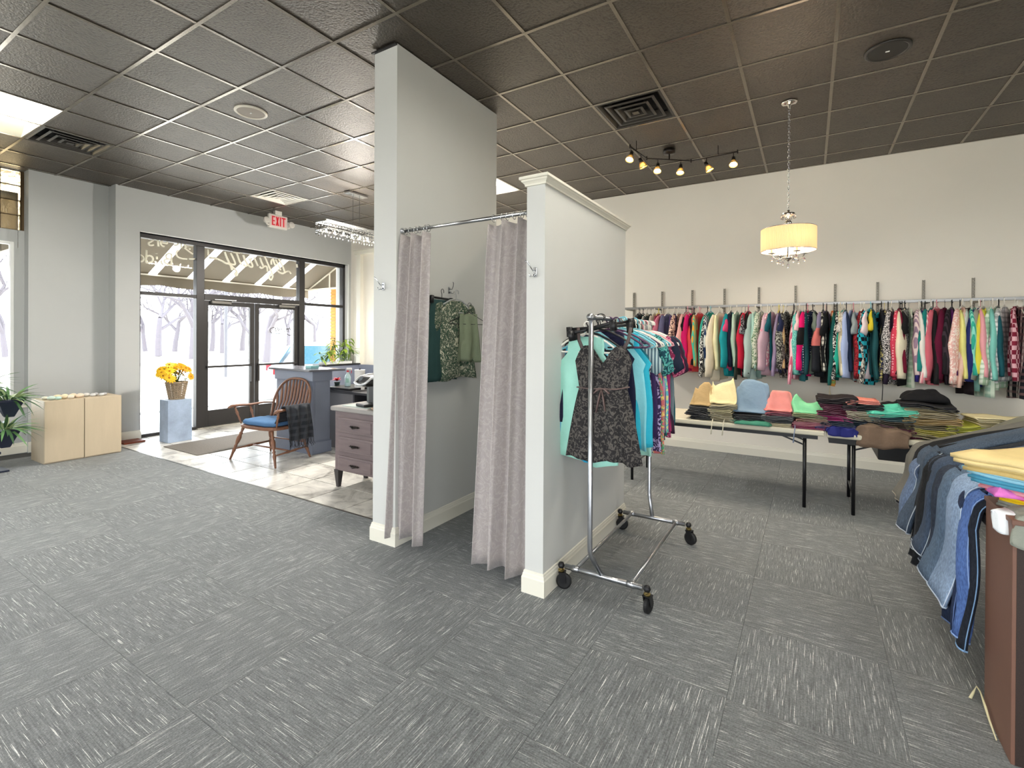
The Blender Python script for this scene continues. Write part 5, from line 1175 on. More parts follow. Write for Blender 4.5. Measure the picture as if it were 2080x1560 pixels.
items = [ # px, kind, fabric, description, hanger colour, yaw
 (1279,'jacket',('17504a',),'dark green padded jacket','black',35),(1290,'long',('5b6066',),'slate grey knit','black',0),(1298,'short',('1a1a1d',),'black knitted top','black',0),(1306,'long',('c7c3bb',),'light grey blouse','white',0),(1314,'short',('23302f',),'very dark green top','black',0),
 (1322,'long',('d8cfc0',),'oat coloured cardigan','white',0),(1330,'long',('8c3a52',),'wine red blouse','yellow',0),(1338,'short',('c4728a',),'dusty pink top','white',0),(1346,'long',('b9476e',),'deep pink blouse','white',0),(1354,'wide',('6c6c8e',),'blue-grey sweater','white',-6),(1363,'long',('51406e',),'purple long shirt','white',0),
 (1371,'long',('38294a',),'dark aubergine shirt','white',0),(1379,'wide',('ecc9b8','floral','4a3338'),'blush floral blouse','white',-6),(1387,'short',('17171a',),'small black top','black',0),(1395,'wide',('e0a9a4',),'blush pink hooded sweater','pink',-6),(1404,'long',('1c1c20',),'long black shirt','black',0),
 (1406,'wide',('d8206e',),'hot pink cardigan','pink',-8),(1415,'long',('e0a23c','vstripe','4db39a','d8456a'),'rainbow striped shirt','white',-5),(1423,'wide',('d94a4c',),'coral red sweater','pink',-10),(1432,'long',('1d1e24','floral','d8d8d4'),'black and white print shirt','black',0),(1437,'long',('d4dad8','vstripe','26385c'),'white and navy striped shirt','white',-3),
 (1444,'jacket',('2f9384',),'jade green fleece jacket','aqua',-12),(1458,'long',('ece3b8',),'pale cream-yellow blouse','white',-4),(1467,'wide',('ddd2bd',),'cream knit cardigan','white',-12),(1476,'short',('cf4a78',),'raspberry pink top','white',0),(1481,'long',('1c2338',),'midnight blue shirt','black',0),
 (1487,'wide',('1a8c95',),'teal velour sweater','white',-8),(1496,'long',('b1cbb9',),'pale sage green blouse','white',-6),(1503,'long',('2d322b',),'olive black shirt','grey',0),(1510,'short',('232227','floral','8d8b90'),'black flowery top','grey',0),(1516,'long',('141416',),'plain black shirt','black',0),
 (1524,'wide',('b81c38',),'crimson red cardigan','pink',-9),(1532,'long',('a9cec4',),'mint blouse','white',-3),(1539,'wide',('a8bdb9',),'pale grey-green sweater','white',-9),(1549,'wide',('d6dccb','floral','6b8a6c'),'white and green leafy blouse','white',-7),(1557,'short',('dd8fa3','floral','f2e6e0'),'pink flowery top','white',0),
 (1563,'short',('1d5f6b',),'dark teal short top','black',0),(1573,'wide',('c9a9b7',),'lilac pink blouse','white',-10),(1582,'long',('9f8fae',),'greyish lilac shirt','yellow',-3),(1586,'short',('232a4a',),'navy shouldered top','white',0),(1592,'long',('e3d79c','floral','c9a37c'),'yellow cream floral blouse','yellow',-4),
 (1603,'wide',('2b2b2a','floral','a3a39a'),'charcoal snowflake sweater','white',-9),(1611,'long',('1b1b1f',),'second plain black shirt','black',0),(1618,'long',('cf5f7e','vstripe','f0c8cf'),'pink and white striped shirt','white',-4),(1624,'short',('efc6c9',),'light pink top','white',-3),
 (1631,'wide',('4fa79f','floral','8fcfc6',None,2.0),'turquoise speckled sweater','white',-8),(1639,'long',('1e4a50',),'deep petrol shirt','black',-3),(1648,'wide',('e0176c','block','1a1a1c','e0176c'),'hot pink and black colour block top','pink',-9),(1656,'short',('6d7a70',),'grey green top','grey',-2),
 (1665,'wide',('2e3a5a','dots','e8eaf0'),'navy polka dot blouse','black',-16),(1675,'long',('ddd9cc','plaid','1a1a1c'),'black and cream plaid shirt','black',-4),(1681,'short',('15171a',),'black knit pullover','black',-2),(1689,'wide',('8c84a0','block','d0736e','23252b'),'mauve and coral print top','pink',-12),
 (1697,'long',('1d5a56',),'bottle green shirt','black',-3),(1704,'long',('15151a','floral','e0ded8'),'black blouse with white flowers','black',-4),(1711,'long',('ddd6bf','vstripe','b3a88c'),'cream striped blouse','cream',-4),(1717,'short',('ebe5dc','floral','b9b2ab'),'white lace top','white',-4),(1722,'long',('1d2a44',),'dark denim blue shirt','black',-2),
 (1729,'wide',('2fb8a0',),'aqua green sweatshirt','white',-14),(1737,'short',('8f989a',),'steel grey top','pink',-2),(1746,'wide',('a9b9e0',),'periwinkle blue sweater','grey',-14),(1754,'long',('cfcabd','floral','3a3a3e'),'white blouse with black blooms','white',-5),(1760,'short',('e8d5d8',),'pale rose top','white',-2),
 (1766,'wide',('9c2730','floral','5e1a20'),'rust red cardigan','white',-10),(1773,'short',('e6d23a',),'lemon yellow top','white',-3),(1778,'long',('1d4b50',),'dark cyan shirt','black',-3),(1788,'wide',('2fb2c4','check','151a22'),'turquoise and black checked blouse','aqua',-16),(1797,'long',('15171f',),'long inky shirt','black',-4),
 (1804,'long',('2a2f4c','floral','e3d488'),'navy and cream print shirt','yellow',-5),(1811,'long',('231a2c',),'blackberry shirt','black',-4),(1818,'long',('2e1624',),'dark plum shirt','cream',-5),(1827,'wide',('18171a','floral','e6e2e0',None,2.2),'black and white spotted blouse','white',-11),(1834,'long',('6e1630',),'burgundy blouse','black',-5),
 (1840,'short',('121214',),'jet black top','black',-4),(1846,'wide',('d4445c','dots','f3b0b8'),'coral red dotted blouse','black',-12),(1857,'wide',('e4dbc0',),'ivory cardigan','black',-13),(1870,'wide',('4a4b4d','floral','b9b9b4',None,1.6),'grey mottled tunic','grey',-17),(1878,'long',('e6e3dc',),'crisp white shirt','white',-7),
 (1885,'long',('2b2470',),'royal purple shirt','black',-9),(1891,'long',('f0d9d6','vstripe','d88c94'),'white and rose striped shirt','black',-7),(1900,'wide',('e6d2d0','vstripe','9a7f94'),'blush pinstripe blouse','white',-16),(1908,'long',('1a1b1d',),'third plain black shirt','black',-7),(1916,'wide',('1e7d78',),'teal green sweater','white',-16),
 (1930,'wide',('dd6f7e',),'coral pink shirt with rolled cuffs','pink',-18),(1942,'wide',('5c1230',),'deep burgundy velvet top','black',-13),(1950,'long',('52205c',),'bright purple blouse','black',-10),(1959,'wide',('1d1a1e','vstripe','3a3038'),'black glitter evening top','black',-15),(1968,'long',('e9e58f',),'pale yellow blouse','black',-11),
 (1975,'long',('efc9b9',),'peach shirt','white',-11),(1984,'wide',('e9b7ae','floral','f4e3da'),'peach floral blouse','white',-17),(1994,'long',('35b09a','vstripe','8fe0cf'),'aqua striped shirt','white',-13),(2004,'wide',('ebe8e0',),'white linen shirt','cream',-19),(2013,'long',('eba4ac',),'rose shirt','pink',-13),
 (2022,'wide',('262f6e',),'navy blue blouse','white',-19),(2033,'wide',('a5a798',),'long stone grey tunic','white',-21),(2041,'long',('7fc8bd',),'seafoam shirt','white',-16),(2048,'wide',('e6de4e',),'bright yellow blouse','white',-22),(2056,'long',('1e5762',),'peacock blue shirt','black',-18),
 (2066,'wide',('b7d3b4','plaid','e6efe0','9fbf9f'),'pale green plaid shirt','white',-23),(2077,'wide',('b9bcbc','plaid','f0f0ee','85898c'),'grey and white plaid shirt','white',-20),(2092,'long',('7e2338','check','d9a9b2'),'burgundy checked shirt','white',-20)]
def ray_dir(px):
    k = (px-1040)/982.7; return (-0.5236+0.852*k, 0.852+0.5236*k)
prev = None
for k, (px, kd, fb, ds, hc, yw) in enumerate(items):
    dx, dy = ray_dir(px); s = 6.42/dy; x = dx*s
    # push the centre so that the sleeve facing the room lands on this bearing
    yw = yw*(1.5 if kd == 'wide' else 1.0); a = R(90+yw*0.9); x += 0.18*math.cos(a)*-1
    hang_garment(kd, (k*3) % 5, fabric(*[q for q in fb]), ds, 'on the wall rail', (x, WRY+0.0+rnd.uniform(-.006, .006), WRZ-0.085+rnd.uniform(-.006, .006)), a, 'clothes', 'clothes on the wall rail', rnd.uniform(0.99, 1.14) if kd != 'short' else rnd.uniform(1.0, 1.18), 'tube' if k % 4 else 'wire', hc, sleeve_fab=None)
# long pieces hanging lower than their neighbours
for px, h, fb, ds in ((1545, .80, ('7f9a96',), 'long grey-green tunic hanging low'), (1632, .82, ('2f6a70',), 'long teal scarf dress hanging low'), (1690, .86, ('d89a4c', 'hstripe', '8fa860', 'c86a3c'), 'rainbow knit dress showing its orange hem'), (1846, .84, ('a9bfa4', 'plaid', 'd5dccb'), 'long sage plaid tunic'),
                      (1960, .88, ('1d1418',), 'long black dress'), (1972, .84, ('7fb0a4',), 'long aqua dress with pointed hem'), (2000, .90, ('a8c8b4', 'plaid', 'd8e6d4'), 'long mint plaid shirt dress'), (2068, .90, ('2a2a30', 'plaid', 'cfc4bc', '8a6a6a'), 'long black plaid flannel shirt'), (2081, .84, ('4a4442', 'plaid', 'c8beb4'), 'long brown plaid flannel shirt')):
    dx, dy = ray_dir(px); s = 6.60/dy
    o = hang_garment('skirt', 1, fabric(*fb), ds, 'on the wall rail', (dx*s, WRY+0.03, WRZ-0.09), R(90), 'clothes', 'clothes on the wall rail', h/0.64*0.98, 'tube', 'white')
# belts dangling
tag(MB().tube([(0.197, 6.42, 1.45), (0.20, 6.41, 1.1), (0.195, 6.41, 0.95), (0.20, 6.40, 0.86)], [.004, .005, .006, .012], n=6).build('fabric_belt', mat('belt_beige', (190, 180, 156), 0.8), smooth=True), 'thin beige tie belt dangling below the cream striped blouse', 'belt')
tag(MB().tube([(0.66, 6.42, 1.3), (0.665, 6.41, 1.0), (0.66, 6.41, 0.86)], .0035, n=6).build('fabric_belt', M_BLACKP, smooth=True), 'thin black cord dangling below the checked blouse', 'belt')

# ================= folding tables
M_TT = mat('folding_table_top', (208, 202, 182), 0.5, bump=0.05, bscale=90)
def folding_table(lab, x0, x1, y0, y1, z, legs):
    t = thing('folding_table', lab, 'table', (0, 0, 0))
    B(x0, x1, y0, y1, z-0.045, z).build('tabletop', M_TT, t, bevel=0.012)
    MB().box(x0+0.05, x1-0.05, y0+0.06, y0+0.085, z-0.085, z-0.045).box(x0+0.05, x1-0.05, y1-0.085, y1-0.06, z-0.085, z-0.045).build('under_rail', M_BLACKM, t)
    for lx, s in legs:
        for y in (y0+0.075, y1-0.10): MB().tube([(lx, y, z-0.05), (lx-0.0*s, y, 0.0)], 0.0145, n=10).build('leg', M_BLACKM, t, smooth=True)
        MB().tube([(lx, y0+0.075, 0.16), (lx, y1-0.10, 0.16)], 0.010, n=8).build('leg_crossbar', M_BLACKM, t, smooth=True)
        for q in (-0.12, 0.12): MB().bar((lx, (y0+y1)/2+q, z-0.18), (lx+s*0.33, (y0+y1)/2+q, z-0.055), 0.008, 0.014).build('folding_brace', M_BLACKM, t)
    return t
TY0, TY1, TZ = 4.99, 5.73, 0.705
folding_table('long cream folding table against the clothes wall, nearer the rolling rack', -1.72, 0.12, TY0, TY1, TZ, [(-0.03, -1), (-1.6, 1)])
t2 = folding_table('cream folding table standing next to the denim pile', 0.135, 1.96, TY0, TY1, TZ-0.005, [(0.33, 1), (1.85, -1)])
B(0.15, 0.42, TY0+0.04, TY0+0.36, TZ-0.10, TZ-0.05).build('leg_housing', M_BLACKP, t2)
tag(B(0.50, 1.05, 5.10, 5.65, 0.49, 0.655).build('storage_bin', M_BLACKP, bevel=0.01), 'black bin hung under the folding table by the denim pile', 'bin')

# ---- folded trousers: a snake of cloth seen end-on
SEAM = {}
def fold_mesh(seed, w_=0.30, d=0.34, layers=4, gap=0.011, th=0.006, curl=0.012):
    r = random.Random(seed); path = []; hw = w_/2
    for L in range(layers):
        z = (L+0.5)*gap; ps = [(-hw+w_*k/6, z) for k in range(7)]
        if L % 2: ps = ps[::-1]
        path += ps
        if L < layers-1:
            sx = 1 if L % 2 == 0 else -1
            path += [(sx*(hw+curl*0.7), z+gap*0.25), (sx*(hw+curl), z+gap*0.5), (sx*(hw+curl*0.7), z+gap*0.75)]
    n = len(path); th2 = th/2
    cen = []
    for i, (x, z) in enumerate(path): cen.append((x, z+0.007*math.sin(x*13+seed)+0.003*math.sin(x*31+seed*3)+r.uniform(-.0012, .0012)))
    rings = []
    for j in range(7):
        v = j/6; y = -d/2+d*v
        up, dn = [], []
        for i, (x, z) in enumerate(cen):
            a = cen[max(i-1, 0)]; b_ = cen[min(i+1, n-1)]; tx, tz = b_[0]-a[0], b_[1]-a[1]; m = math.hypot(tx, tz) or 1; nx, nz = -tz/m*th2, tx/m*th2
            sag = 0.010*math.sin(v*3+x*8+seed)*0.5
            yy = y+(0.012*math.sin(i*0.9+seed) if j in (0, 6) else 0)
            up.append((x+nx, yy, z+nz+sag)); dn.append((x-nx, yy, z-nz+sag))
        rings.append(up+dn[::-1])
    sm = MB().tube([(x, -d/2-0.0015+0.012*math.sin(i*0.9+seed), z+0.0025*math.sin(x*8+seed)) for i, (x, z) in enumerate(cen)], 0.0019*(th/0.006), n=4).mesh('fold_seam', True, M_WHITE)
    me = MB().loft(rings).mesh('folded_cloth', True, M_WHITE); SEAM[me.name] = sm
    return me
FM = [fold_mesh(i+1, 0.25+0.03*(i % 3), 0.34, 3+(i % 2), 0.0125, 0.0062, 0.012) for i in range(6)]
def lean_mesh(seed, w_=0.28, h=0.24, th=0.022, lean=58):
    # top pair of a pile, folded over and leaning back like a page
    r = random.Random(seed); a = R(lean); ph = r.uniform(0, 6)
    rings = []
    for i in range(15):
        t = i/14; s = t*h*1.25
        if t < 0.25: y, z = -0.14+s*0.5, 0.012+s*0.25
        else: q = s-0.25*h*1.25; y, z = -0.14+0.25*h*1.25*0.5+q*math.cos(a), 0.012+0.25*h*1.25*0.25+q*math.sin(a)
        hw = w_/2*(1-0.16*max(0, t-0.7)/0.3+0.05*math.sin(t*6+ph))
        tt = th*(1.0 if 0.05 < t < 0.95 else 0.5)
        ring = []
        for k in range(28):
            an = 2*math.pi*k/28; c, s_ = math.cos(an), math.sin(an)
            x = hw*math.copysign(abs(c)**0.45, c); o_ = tt*math.copysign(abs(s_)**0.6, s_)*0.5+0.004*math.sin(7*c+t*6+ph)
            cr_ = 0.010*math.sin(9*c+5*t+ph)*math.sin(4*t+seed)+0.006*math.sin(23*c-9*t); o_ += cr_
            ring.append((x+0.02*t*math.sin(seed*2.1), y-o_*math.sin(a), z+o_*math.cos(a)+0.035*t*t*(math.sin(2.6*c+ph)+0.45*math.sin(6*c+seed))))
        rings.append(ring)
    return MB().loft(rings).mesh('leaning_cloth', True, M_WHITE)
def folded(x, y, z, col, lab, grp, v=0, rz=0.0, sc=(1, 1, 1), rx=0, name='folded_trousers', cat='trousers'):
    m = fabric(*col) if isinstance(col, tuple) else fabric(col)
    o = link(name, FM[v % 6], None, (x, y, z), (rx, 0, rz)); o.scale = sc; setmat(o, m)
    assert lab not in USED, lab
    h_ = hexc(col[0] if isinstance(col, tuple) else col); q = link('fold_seam', SEAM[o.data.name], o); setmat(q, fabric('%02x%02x%02x' % tuple(min(255, int(v_*0.75+75)) for v_ in h_)))
    USED.add(lab); return tag(o, lab, cat, grp)
def tpx(px, y=5.12): dx, dy = ray_dir(px); return dx*y/dy
# each pile: px of its middle, list bottom to top
ord_ = ['lowest', 'second', 'third', 'fourth', 'fifth', 'sixth', 'seventh']
piles = [
 (1424, 0.22, 'tan topped pile', [('2a2b2d', 'black'), ('343538', 'charcoal'), ('26272a', 'ink black'), ('2f3033', 'soft black')], ('b59a6e', 'tan shorts with a drawn waist', .20, .20)),
 (1470, 0.22, 'cream topped pile', [('a89f84', 'khaki'), ('b5ad90', 'light khaki'), ('a59b7d', 'sand'), ('c1b892', 'beige'), ('8f8870', 'olive beige')], ('ead9a8', 'cream yellow shorts', .24, .22)),
 (1527, 0.30, 'denim topped pile', [('5f8f7c', 'sea green'), ('26282c', 'black'), ('202226', 'deep black')], ('7f97ad', 'light blue denim skirt', .31, .29)),
 (1581, 0.24, 'pink topped pile', [('cfc3a4', 'cream'), ('3a3c3e', 'dark grey'), ('55585a', 'grey'), ('6d3946', 'wine')], ('e8938c', 'salmon pink shorts', .22, .17)),
 (1645, 0.27, 'mint topped pile', [('8a2f52', 'raspberry'), ('b4727c', 'dusty rose'), ('8a6a5c', 'brown'), ('7a8060', 'olive')], ('8fdca6', 'bright mint shorts', .25, .13)),
 (1700, 0.27, 'maroon pile', [('2a2f66', 'royal blue'), ('1b2433', 'navy'), ('9c2f66', 'magenta edged'), ('4a1a2c', 'maroon'), ('561e32', 'burgundy'), ('461629', 'dark maroon'), ('221c1e', 'black')], None),
 (1752, 0.26, 'coral edged pile', [('17363c', 'petrol'), ('1c2a34', 'blue black'), ('141a22', 'dark navy'), ('a39a80', 'khaki edged'), ('b3aa90', 'sand edged'), ('181a1c', 'black'), ('e08878', 'coral')], None),
 (1812, 0.30, 'aqua draped pile', [('4c1c30', 'plum'), ('5a2038', 'wine'), ('3c342a', 'brown olive'), ('2f4a50', 'teal grey'), ('5fc7ac', 'aqua mint')], None),
 (1888, 0.33, 'khaki pile', [('8a8062', 'olive khaki'), ('b8ae52', 'lime edged'), ('6f674c', 'drab olive'), ('a68c5c', 'golden tan'), ('8d8163', 'stone khaki'), ('a09474', 'pale khaki'), ('16161a', 'black')], None),
 (1962, 0.26, 'lime pile', [('4c4a3c', 'dark olive'), ('77735c', 'grey olive'), ('c2c452', 'lime green')], None),
 (2048, 0.36, 'cream pile', [('6b6a5c', 'grey'), ('8f8a72', 'khaki grey'), ('b5aa84', 'straw'), ('c6bb92', 'cream khaki'), ('d5cba2', 'pale cream')], None)]
for pi, (px, wd, pn, lay, top) in enumerate(piles):
    x = tpx(px); z = TZ+0.001; sx = wd/0.30
    for li, (c, nm) in enumerate(lay):
        v = (pi+li) % 6; hh = 0.0395 if (3+(v % 2)) == 3 else 0.047
        folded(x+rnd.uniform(-.012, .012), 5.20+rnd.uniform(-.015, .02), z, c, '%s folded trousers, %s from the bottom in the %s' % (nm, ord_[li], pn), 'folded trousers in the '+pn, v, rnd.uniform(-.10, .10), (sx, 1, 0.80 if top else 1.08), name='folded_trousers')
        z += hh*(0.80 if top else 1.08)*0.86
    if top:
        c, nm, w_, h = top
        o = lean_mesh(pi+1, w_*1.0, h, 0.03, 62); ob = link('folded_shorts' if 'skirt' not in nm else 'folded_skirt', o, None, (x, 5.24, z)); setmat(ob, fabric(c))
        tag(ob, nm+' leaning up on top of its pile', 'shorts' if 'skirt' not in nm else 'skirt')
        for q in range(1):
            pass
# draped and crumpled pieces in front
def crumple(seed, w_, d, h, c, lab, loc, rz=0, cat='trousers', drop=0.0, name='crumpled_trousers'):
    r = random.Random(seed); p = [r.uniform(0, 6) for _ in range(4)]
    def f(u, v):
        x, y = (u-0.5)*w_, (v-0.5)*d
        e = min(u, 1-u, v, 1-v)*4; e = min(1, e)**0.5
        z = h*e*(0.74+0.20*math.sin(3.5*u+p[0]+2*v)+0.10*math.sin(11*v+p[1]-3*u)+0.07*math.sin(17*u+p[2]+13*v)+0.03*math.sin(37*v+9*u))
        if drop and v < 0.35: z -= drop*(0.35-v)/0.35*(0.72+0.28*math.sin(2.6*u+0.2+p[2]*0.2)+0.05*math.sin(15*u)); y = -0.15*d - (0.35-v)*0.05+0.012*math.sin(14*u+p[0])
        return (x*(1+0.06*math.sin(7*v+p[3])), y, z)
    o = MB().grid(40, 40, f).build(name, fabric(*c) if isinstance(c, tuple) else fabric(c), None, smooth=True, loc=loc, rot=(0, 0, rz), solid=0.008)
    return tag(o, lab, cat)
crumple(3, 0.36, 0.30, 0.09, '7a6656', 'brown crumpled trousers hanging over the edge of the second folding table', (tpx(1795, 5.0), 5.03, TZ+0.02), R(-8), drop=0.12)
crumple(4, 0.24, 0.22, 0.07, '5a2036', 'wine red trousers slumped beside the brown crumpled pair', (tpx(1835, 5.05), 5.10, TZ+0.03), R(14), drop=0.08)
crumple(5, 0.34, 0.26, 0.075, '5cc4a8', 'aqua mint trousers draped across the top of the plum pile', (tpx(1812, 5.05), 5.14, TZ+0.185), R(12))
crumple(6, 0.30, 0.24, 0.09, '131316', 'black crumpled leggings on top of the khaki pile', (tpx(1880, 5.3), 5.34, TZ+0.285), R(-6))
crumple(7, 0.22, 0.20, 0.07, '1d1b1c', 'black and brown leggings peaked between the coral edged and khaki piles', (tpx(1818, 5.35), 5.38, TZ+0.20), R(20))
crumple(8, 0.22, 0.18, 0.05, '2a2f72', 'shiny royal blue shorts spilling over the table edge under the maroon pile', (tpx(1712, 5.0), 5.02, TZ+0.01), R(5), 'shorts', drop=0.04, name='crumpled_shorts')
crumple(9, 0.30, 0.2, 0.05, '3f7f6a', 'sea green shorts lying flat under the denim topped pile', (tpx(1530, 5.03), 5.06, TZ+0.004), 0, 'shorts', name='flat_shorts')
for px, c, lb in ((1448, 'd9d2bc', 'cream drawstring dangling from the cream topped pile, outer end'), (1471, 'd9d2bc', 'cream drawstring dangling from the middle of the cream topped pile'), (1616, '8793ad', 'blue-grey drawstring hanging between the pink and mint piles')):
    x = tpx(px, 4.97); tag(MB().tube([(x, 5.03, TZ+0.03), (x, 4.978, TZ+0.01), (x-0.006, 4.972, TZ-0.05), (x-0.012, 4.972, TZ-0.12)], [.004, .004, .0045, .006], n=6).build('drawstring', mat('cord_'+c, hexc(c), 0.8), smooth=True), lb, 'cord')

# ================= denim pile on a table behind the dark shelf unit
t = thing('low_table', 'dark table buried under the draped jeans', 'table', (0, 0, 0))
B(0.66, 2.3, 2.74, 4.05, 0.70, 0.745).build('tabletop', M_DK, t, bevel=0.004)
for x, y in ((0.74, 2.82), (0.74, 3.97), (2.2, 2.82), (2.2, 3.97)): B(x-.025, x+.025, y-.025, y+.025, 0, 0.70).build('leg', M_DK, t)
def drape(seed, yc, w_, x_edge, z_edge, z_far, z_hem, out, skew, th=0.030):
    """Trousers laid across the table and falling over its end; returns the loft."""
    r = random.Random(seed); ph = [r.uniform(0, 6) for _ in range(3)]
    pts = []
    xs = 2.0
    for k in range(9): u = k/8; x = xs+(x_edge+0.05-xs)*u; pts.append((x, z_far+(z_edge-z_far)*u**2.2+0.012*math.sin(u*9+ph[0])))
    for k in range(1, 7): a = k/6*math.pi/2; pts.append((x_edge+0.05-0.07*math.sin(a)-out*0.2*k/6, z_edge-0.07*(1-math.cos(a))))
    x1, z1 = pts[-1]
    for k in range(1, 11): u = k/10; pts.append((x1-out*u**1.3+0.010*math.sin(u*6+ph[1]), z1+(z_hem-z1)*u))
    rings = []; n = len(pts)
    for i, (x, z) in enumerate(pts):
        a = pts[max(i-1, 0)]; b_ = pts[min(i+1, n-1)]; tx, tz = b_[0]-a[0], b_[1]-a[1]; m = math.hypot(tx, tz); nx, nz = -tz/m, tx/m
        if nz < 0 and i < 9: nx, nz = -nx, -nz
        # normal pointing up / outwards
        if i >= 9 and nx > 0: nx, nz = -nx, -nz
        if i < 9 and nz < 0: nx, nz = -nx, -nz
        fall = max(0, (i-14)/10); ring = []
        for k in range(24):
            an = 2*math.pi*k/24; c, s_ = math.cos(an), math.sin(an)
            y = yc+skew*fall+w_/2*(1+0.12*fall)*math.copysign(abs(c)**0.6, c)
            o_ = th/2*math.copysign(abs(s_)**0.6, s_)+0.005*math.sin(5*c+ph[2]+i*0.3)+(0.010*fall*math.sin(4*c+ph[0]))
            ring.append((x+nx*o_, y, z+nz*o_))
        rings.append(ring)
    return rings
jeans = [ # colour, name, yc, width, x_edge, z_edge, z_far, hem, out, skew
 ('67655f', 'taupe grey cotton trousers, farthest of the draped row', 3.90, .20, .60, .86, 1.16, .50, .07, .04, 'a09a8c'),
 ('15161a', 'black trousers next to the taupe pair', 3.76, .20, .60, .865, 1.15, .47, .06, .04, '6d6d70'),
 ('5a6a84', 'mid blue jeans peeping low between the black and dark slate pairs', 3.70, .16, .56, .80, 1.10, .42, .05, .03, 'b6c0cc'),
 ('3f4c5c', 'dark slate jeans with a frayed hem', 3.60, .22, .60, .885, 1.14, .40, .08, .05, 'b9c2cc'),
 ('20242c', 'blue-black jeans with white side seam', 3.47, .18, .60, .875, 1.13, .34, .06, .04, '9aa2ac'),
 ('15171b', 'black jeans hanging lowest under the slate pair', 3.44, .16, .585, .84, 1.10, .27, .05, .05, '2d2f33'),
 ('3a485c', 'navy grey jeans with layered hems', 3.33, .22, .605, .885, 1.12, .38, .07, .06, 'b9c2cc'),
 ('2a3240', 'dark indigo jeans between the navy grey and steel pairs', 3.22, .16, .60, .87, 1.10, .33, .05, .05, '98a3b0'),
 ('53667c', 'steel blue jeans beside the widest light blue pair', 3.10, .22, .61, .88, 1.05, .33, .07, .06, 'b9c6d6'),
 ('8398b4', 'light blue jeans with a stitched scar, widest in the row', 2.95, .26, .615, .88, .96, .32, .06, .02, 'c9d6e6'),
 ('1e2a44', 'navy jeans under the medium blue pair', 2.86, .14, .61, .86, .88, .24, .03, .0, '5a6e98'),
 ('4a669e', 'medium blue jeans next to the dark shelf unit', 2.80, .15, .62, .865, .87, .24, .04, .0, '8ca8d8'),
 ('161b26', 'blue-black jeans with one turned up hem at the shelf unit', 2.755, .10, .625, .85, .86, .21, .03, .0, '7fa3cc')]
for k, (c, nm, yc, w_, xe, ze, zf, hm_, out, sk_, hc) in enumerate(jeans):
    rg = drape(k+5, yc, w_, xe, ze, zf, hm_, out, sk_)
    o = MB().loft(rg).build('draped_jeans' if 'jeans' in nm else 'draped_trousers', fabric(c, 'denim' if 'jeans' in nm else 'plain'), smooth=True)
    tag(o, nm, 'jeans' if 'jeans' in nm else 'trousers', 'trousers draped over the table end')
    last = rg[-1]; pv = rg[-2]
    hem = [[Vector(p)+(Vector(p)-Vector(last[(i+12) % 24])).normalized()*0.0015 for i, p in enumerate(last)]]
    up = [[Vector(a).lerp(Vector(b_), 0.12)+(Vector(a)-Vector(last[(i+12) % 24])).normalized()*0.0015 for i, (a, b_) in enumerate(zip(last, pv))]]
    MB().loft(up+hem, caps=False).build('hem', fabric(hc), o, smooth=True, solid=0.002)
    # side seam
    MB().tube([Vector(r_[12])*1.0+Vector((-0.004, -0.001, 0)) for r_ in rg[9:]], 0.0022, n=5).build('side_seam', fabric(hc), o, smooth=True)
crumple(31, 0.5, 0.5, 0.12, '6d6c60', 'grey-olive crumpled trousers heaped at the far end of the denim pile', (1.25, 4.0, 0.93), R(10))

# ================= dark shelf unit at the right edge
M_PNL = mat('brown_laminate_panel', (110, 78, 64), 0.5, var=0.05, scale=4, bump=0.02)
M_ESP = mat('espresso_perforated', (44, 30, 24), 0.6, var=0.5, scale=260)
t = thing('shelf_unit', 'dark brown shelf unit at the right edge of the shop floor', 'shelf', (0, 0, 0))
B(0.620, 0.632, 2.395, 2.700, 0.0, 0.855).build('side_panel', M_PNL, t, bevel=0.002)
B(0.640, 1.60, 2.680, 2.700, 0.0, 0.855).build('back_panel', M_ESP, t); B(1.60, 1.62, 2.395, 2.700, 0.0, 0.855).build('side_panel', M_PNL, t)
B(0.615, 1.625, 2.385, 2.705, 0.855, 0.872).build('top', M_PNL, t, bevel=0.002)
for z in (0.04, 0.32, 0.60): B(0.640, 1.60, 2.42, 2.68, z, z+0.018).build('shelf', M_ESP, t)
B(0.632, 0.70, 2.396, 2.412, 0.0, 0.855).build('face_frame', M_ESP, t); B(0.640, 1.60, 2.400, 2.415, 0.0, 0.06).build('toe_kick', M_ESP, t)
zz = 0.874
bright = [('8c8f84', 'grey khaki', 0.02, .62, R(-8)), ('e8c81e', 'bright yellow', .03, .63, R(-3)), ('d84f60', 'coral red', .0, .60, R(2)), ('e89aa4', 'candy pink', -.02, .60, R(-2)), ('4f9ab8', 'mid blue', -.045, .56, R(0)), ('8fc6dc', 'sky blue', -.05, .58, R(3)), ('d8bd7c', 'butter yellow', -.06, .55, R(1)), ('e4cc92', 'pale straw', -.09, .62, R(4))]
big = [fold_mesh(60+i, 0.60, 0.25, 2, 0.0125, 0.0105, 0.010) for i in range(3)]
for k, (c, nm, dx, w_, rz) in enumerate(bright):
    an = R(40)+rz; hl = w_/2; tall = 1.35 if k > 5 else 1.0
    o = link('folded_trousers', big[k % 3], None, (0.665+dx+hl*math.cos(an), 2.475+hl*math.sin(an)+0.004*k, zz), (0, 0, an)); o.scale = (w_/0.60, 1, tall); setmat(o, fabric(c))
    q = link('fold_seam', SEAM[o.data.name], o); setmat(q, fabric('%02x%02x%02x' % tuple(int(v_*0.72) for v_ in hexc(c))))
    tag(o, nm+' folded trousers in the bright stack on the dark shelf unit', 'trousers', 'bright folded trousers on the shelf unit'); zz += 0.0205*tall
crumple(41, 0.20, 0.17, 0.014, 'e8ecf0', 'white garment slipping out under the bright folded trousers', (0.69, 2.455, 0.868), R(-30), 'shirt', drop=0.07, name='white_shirt')
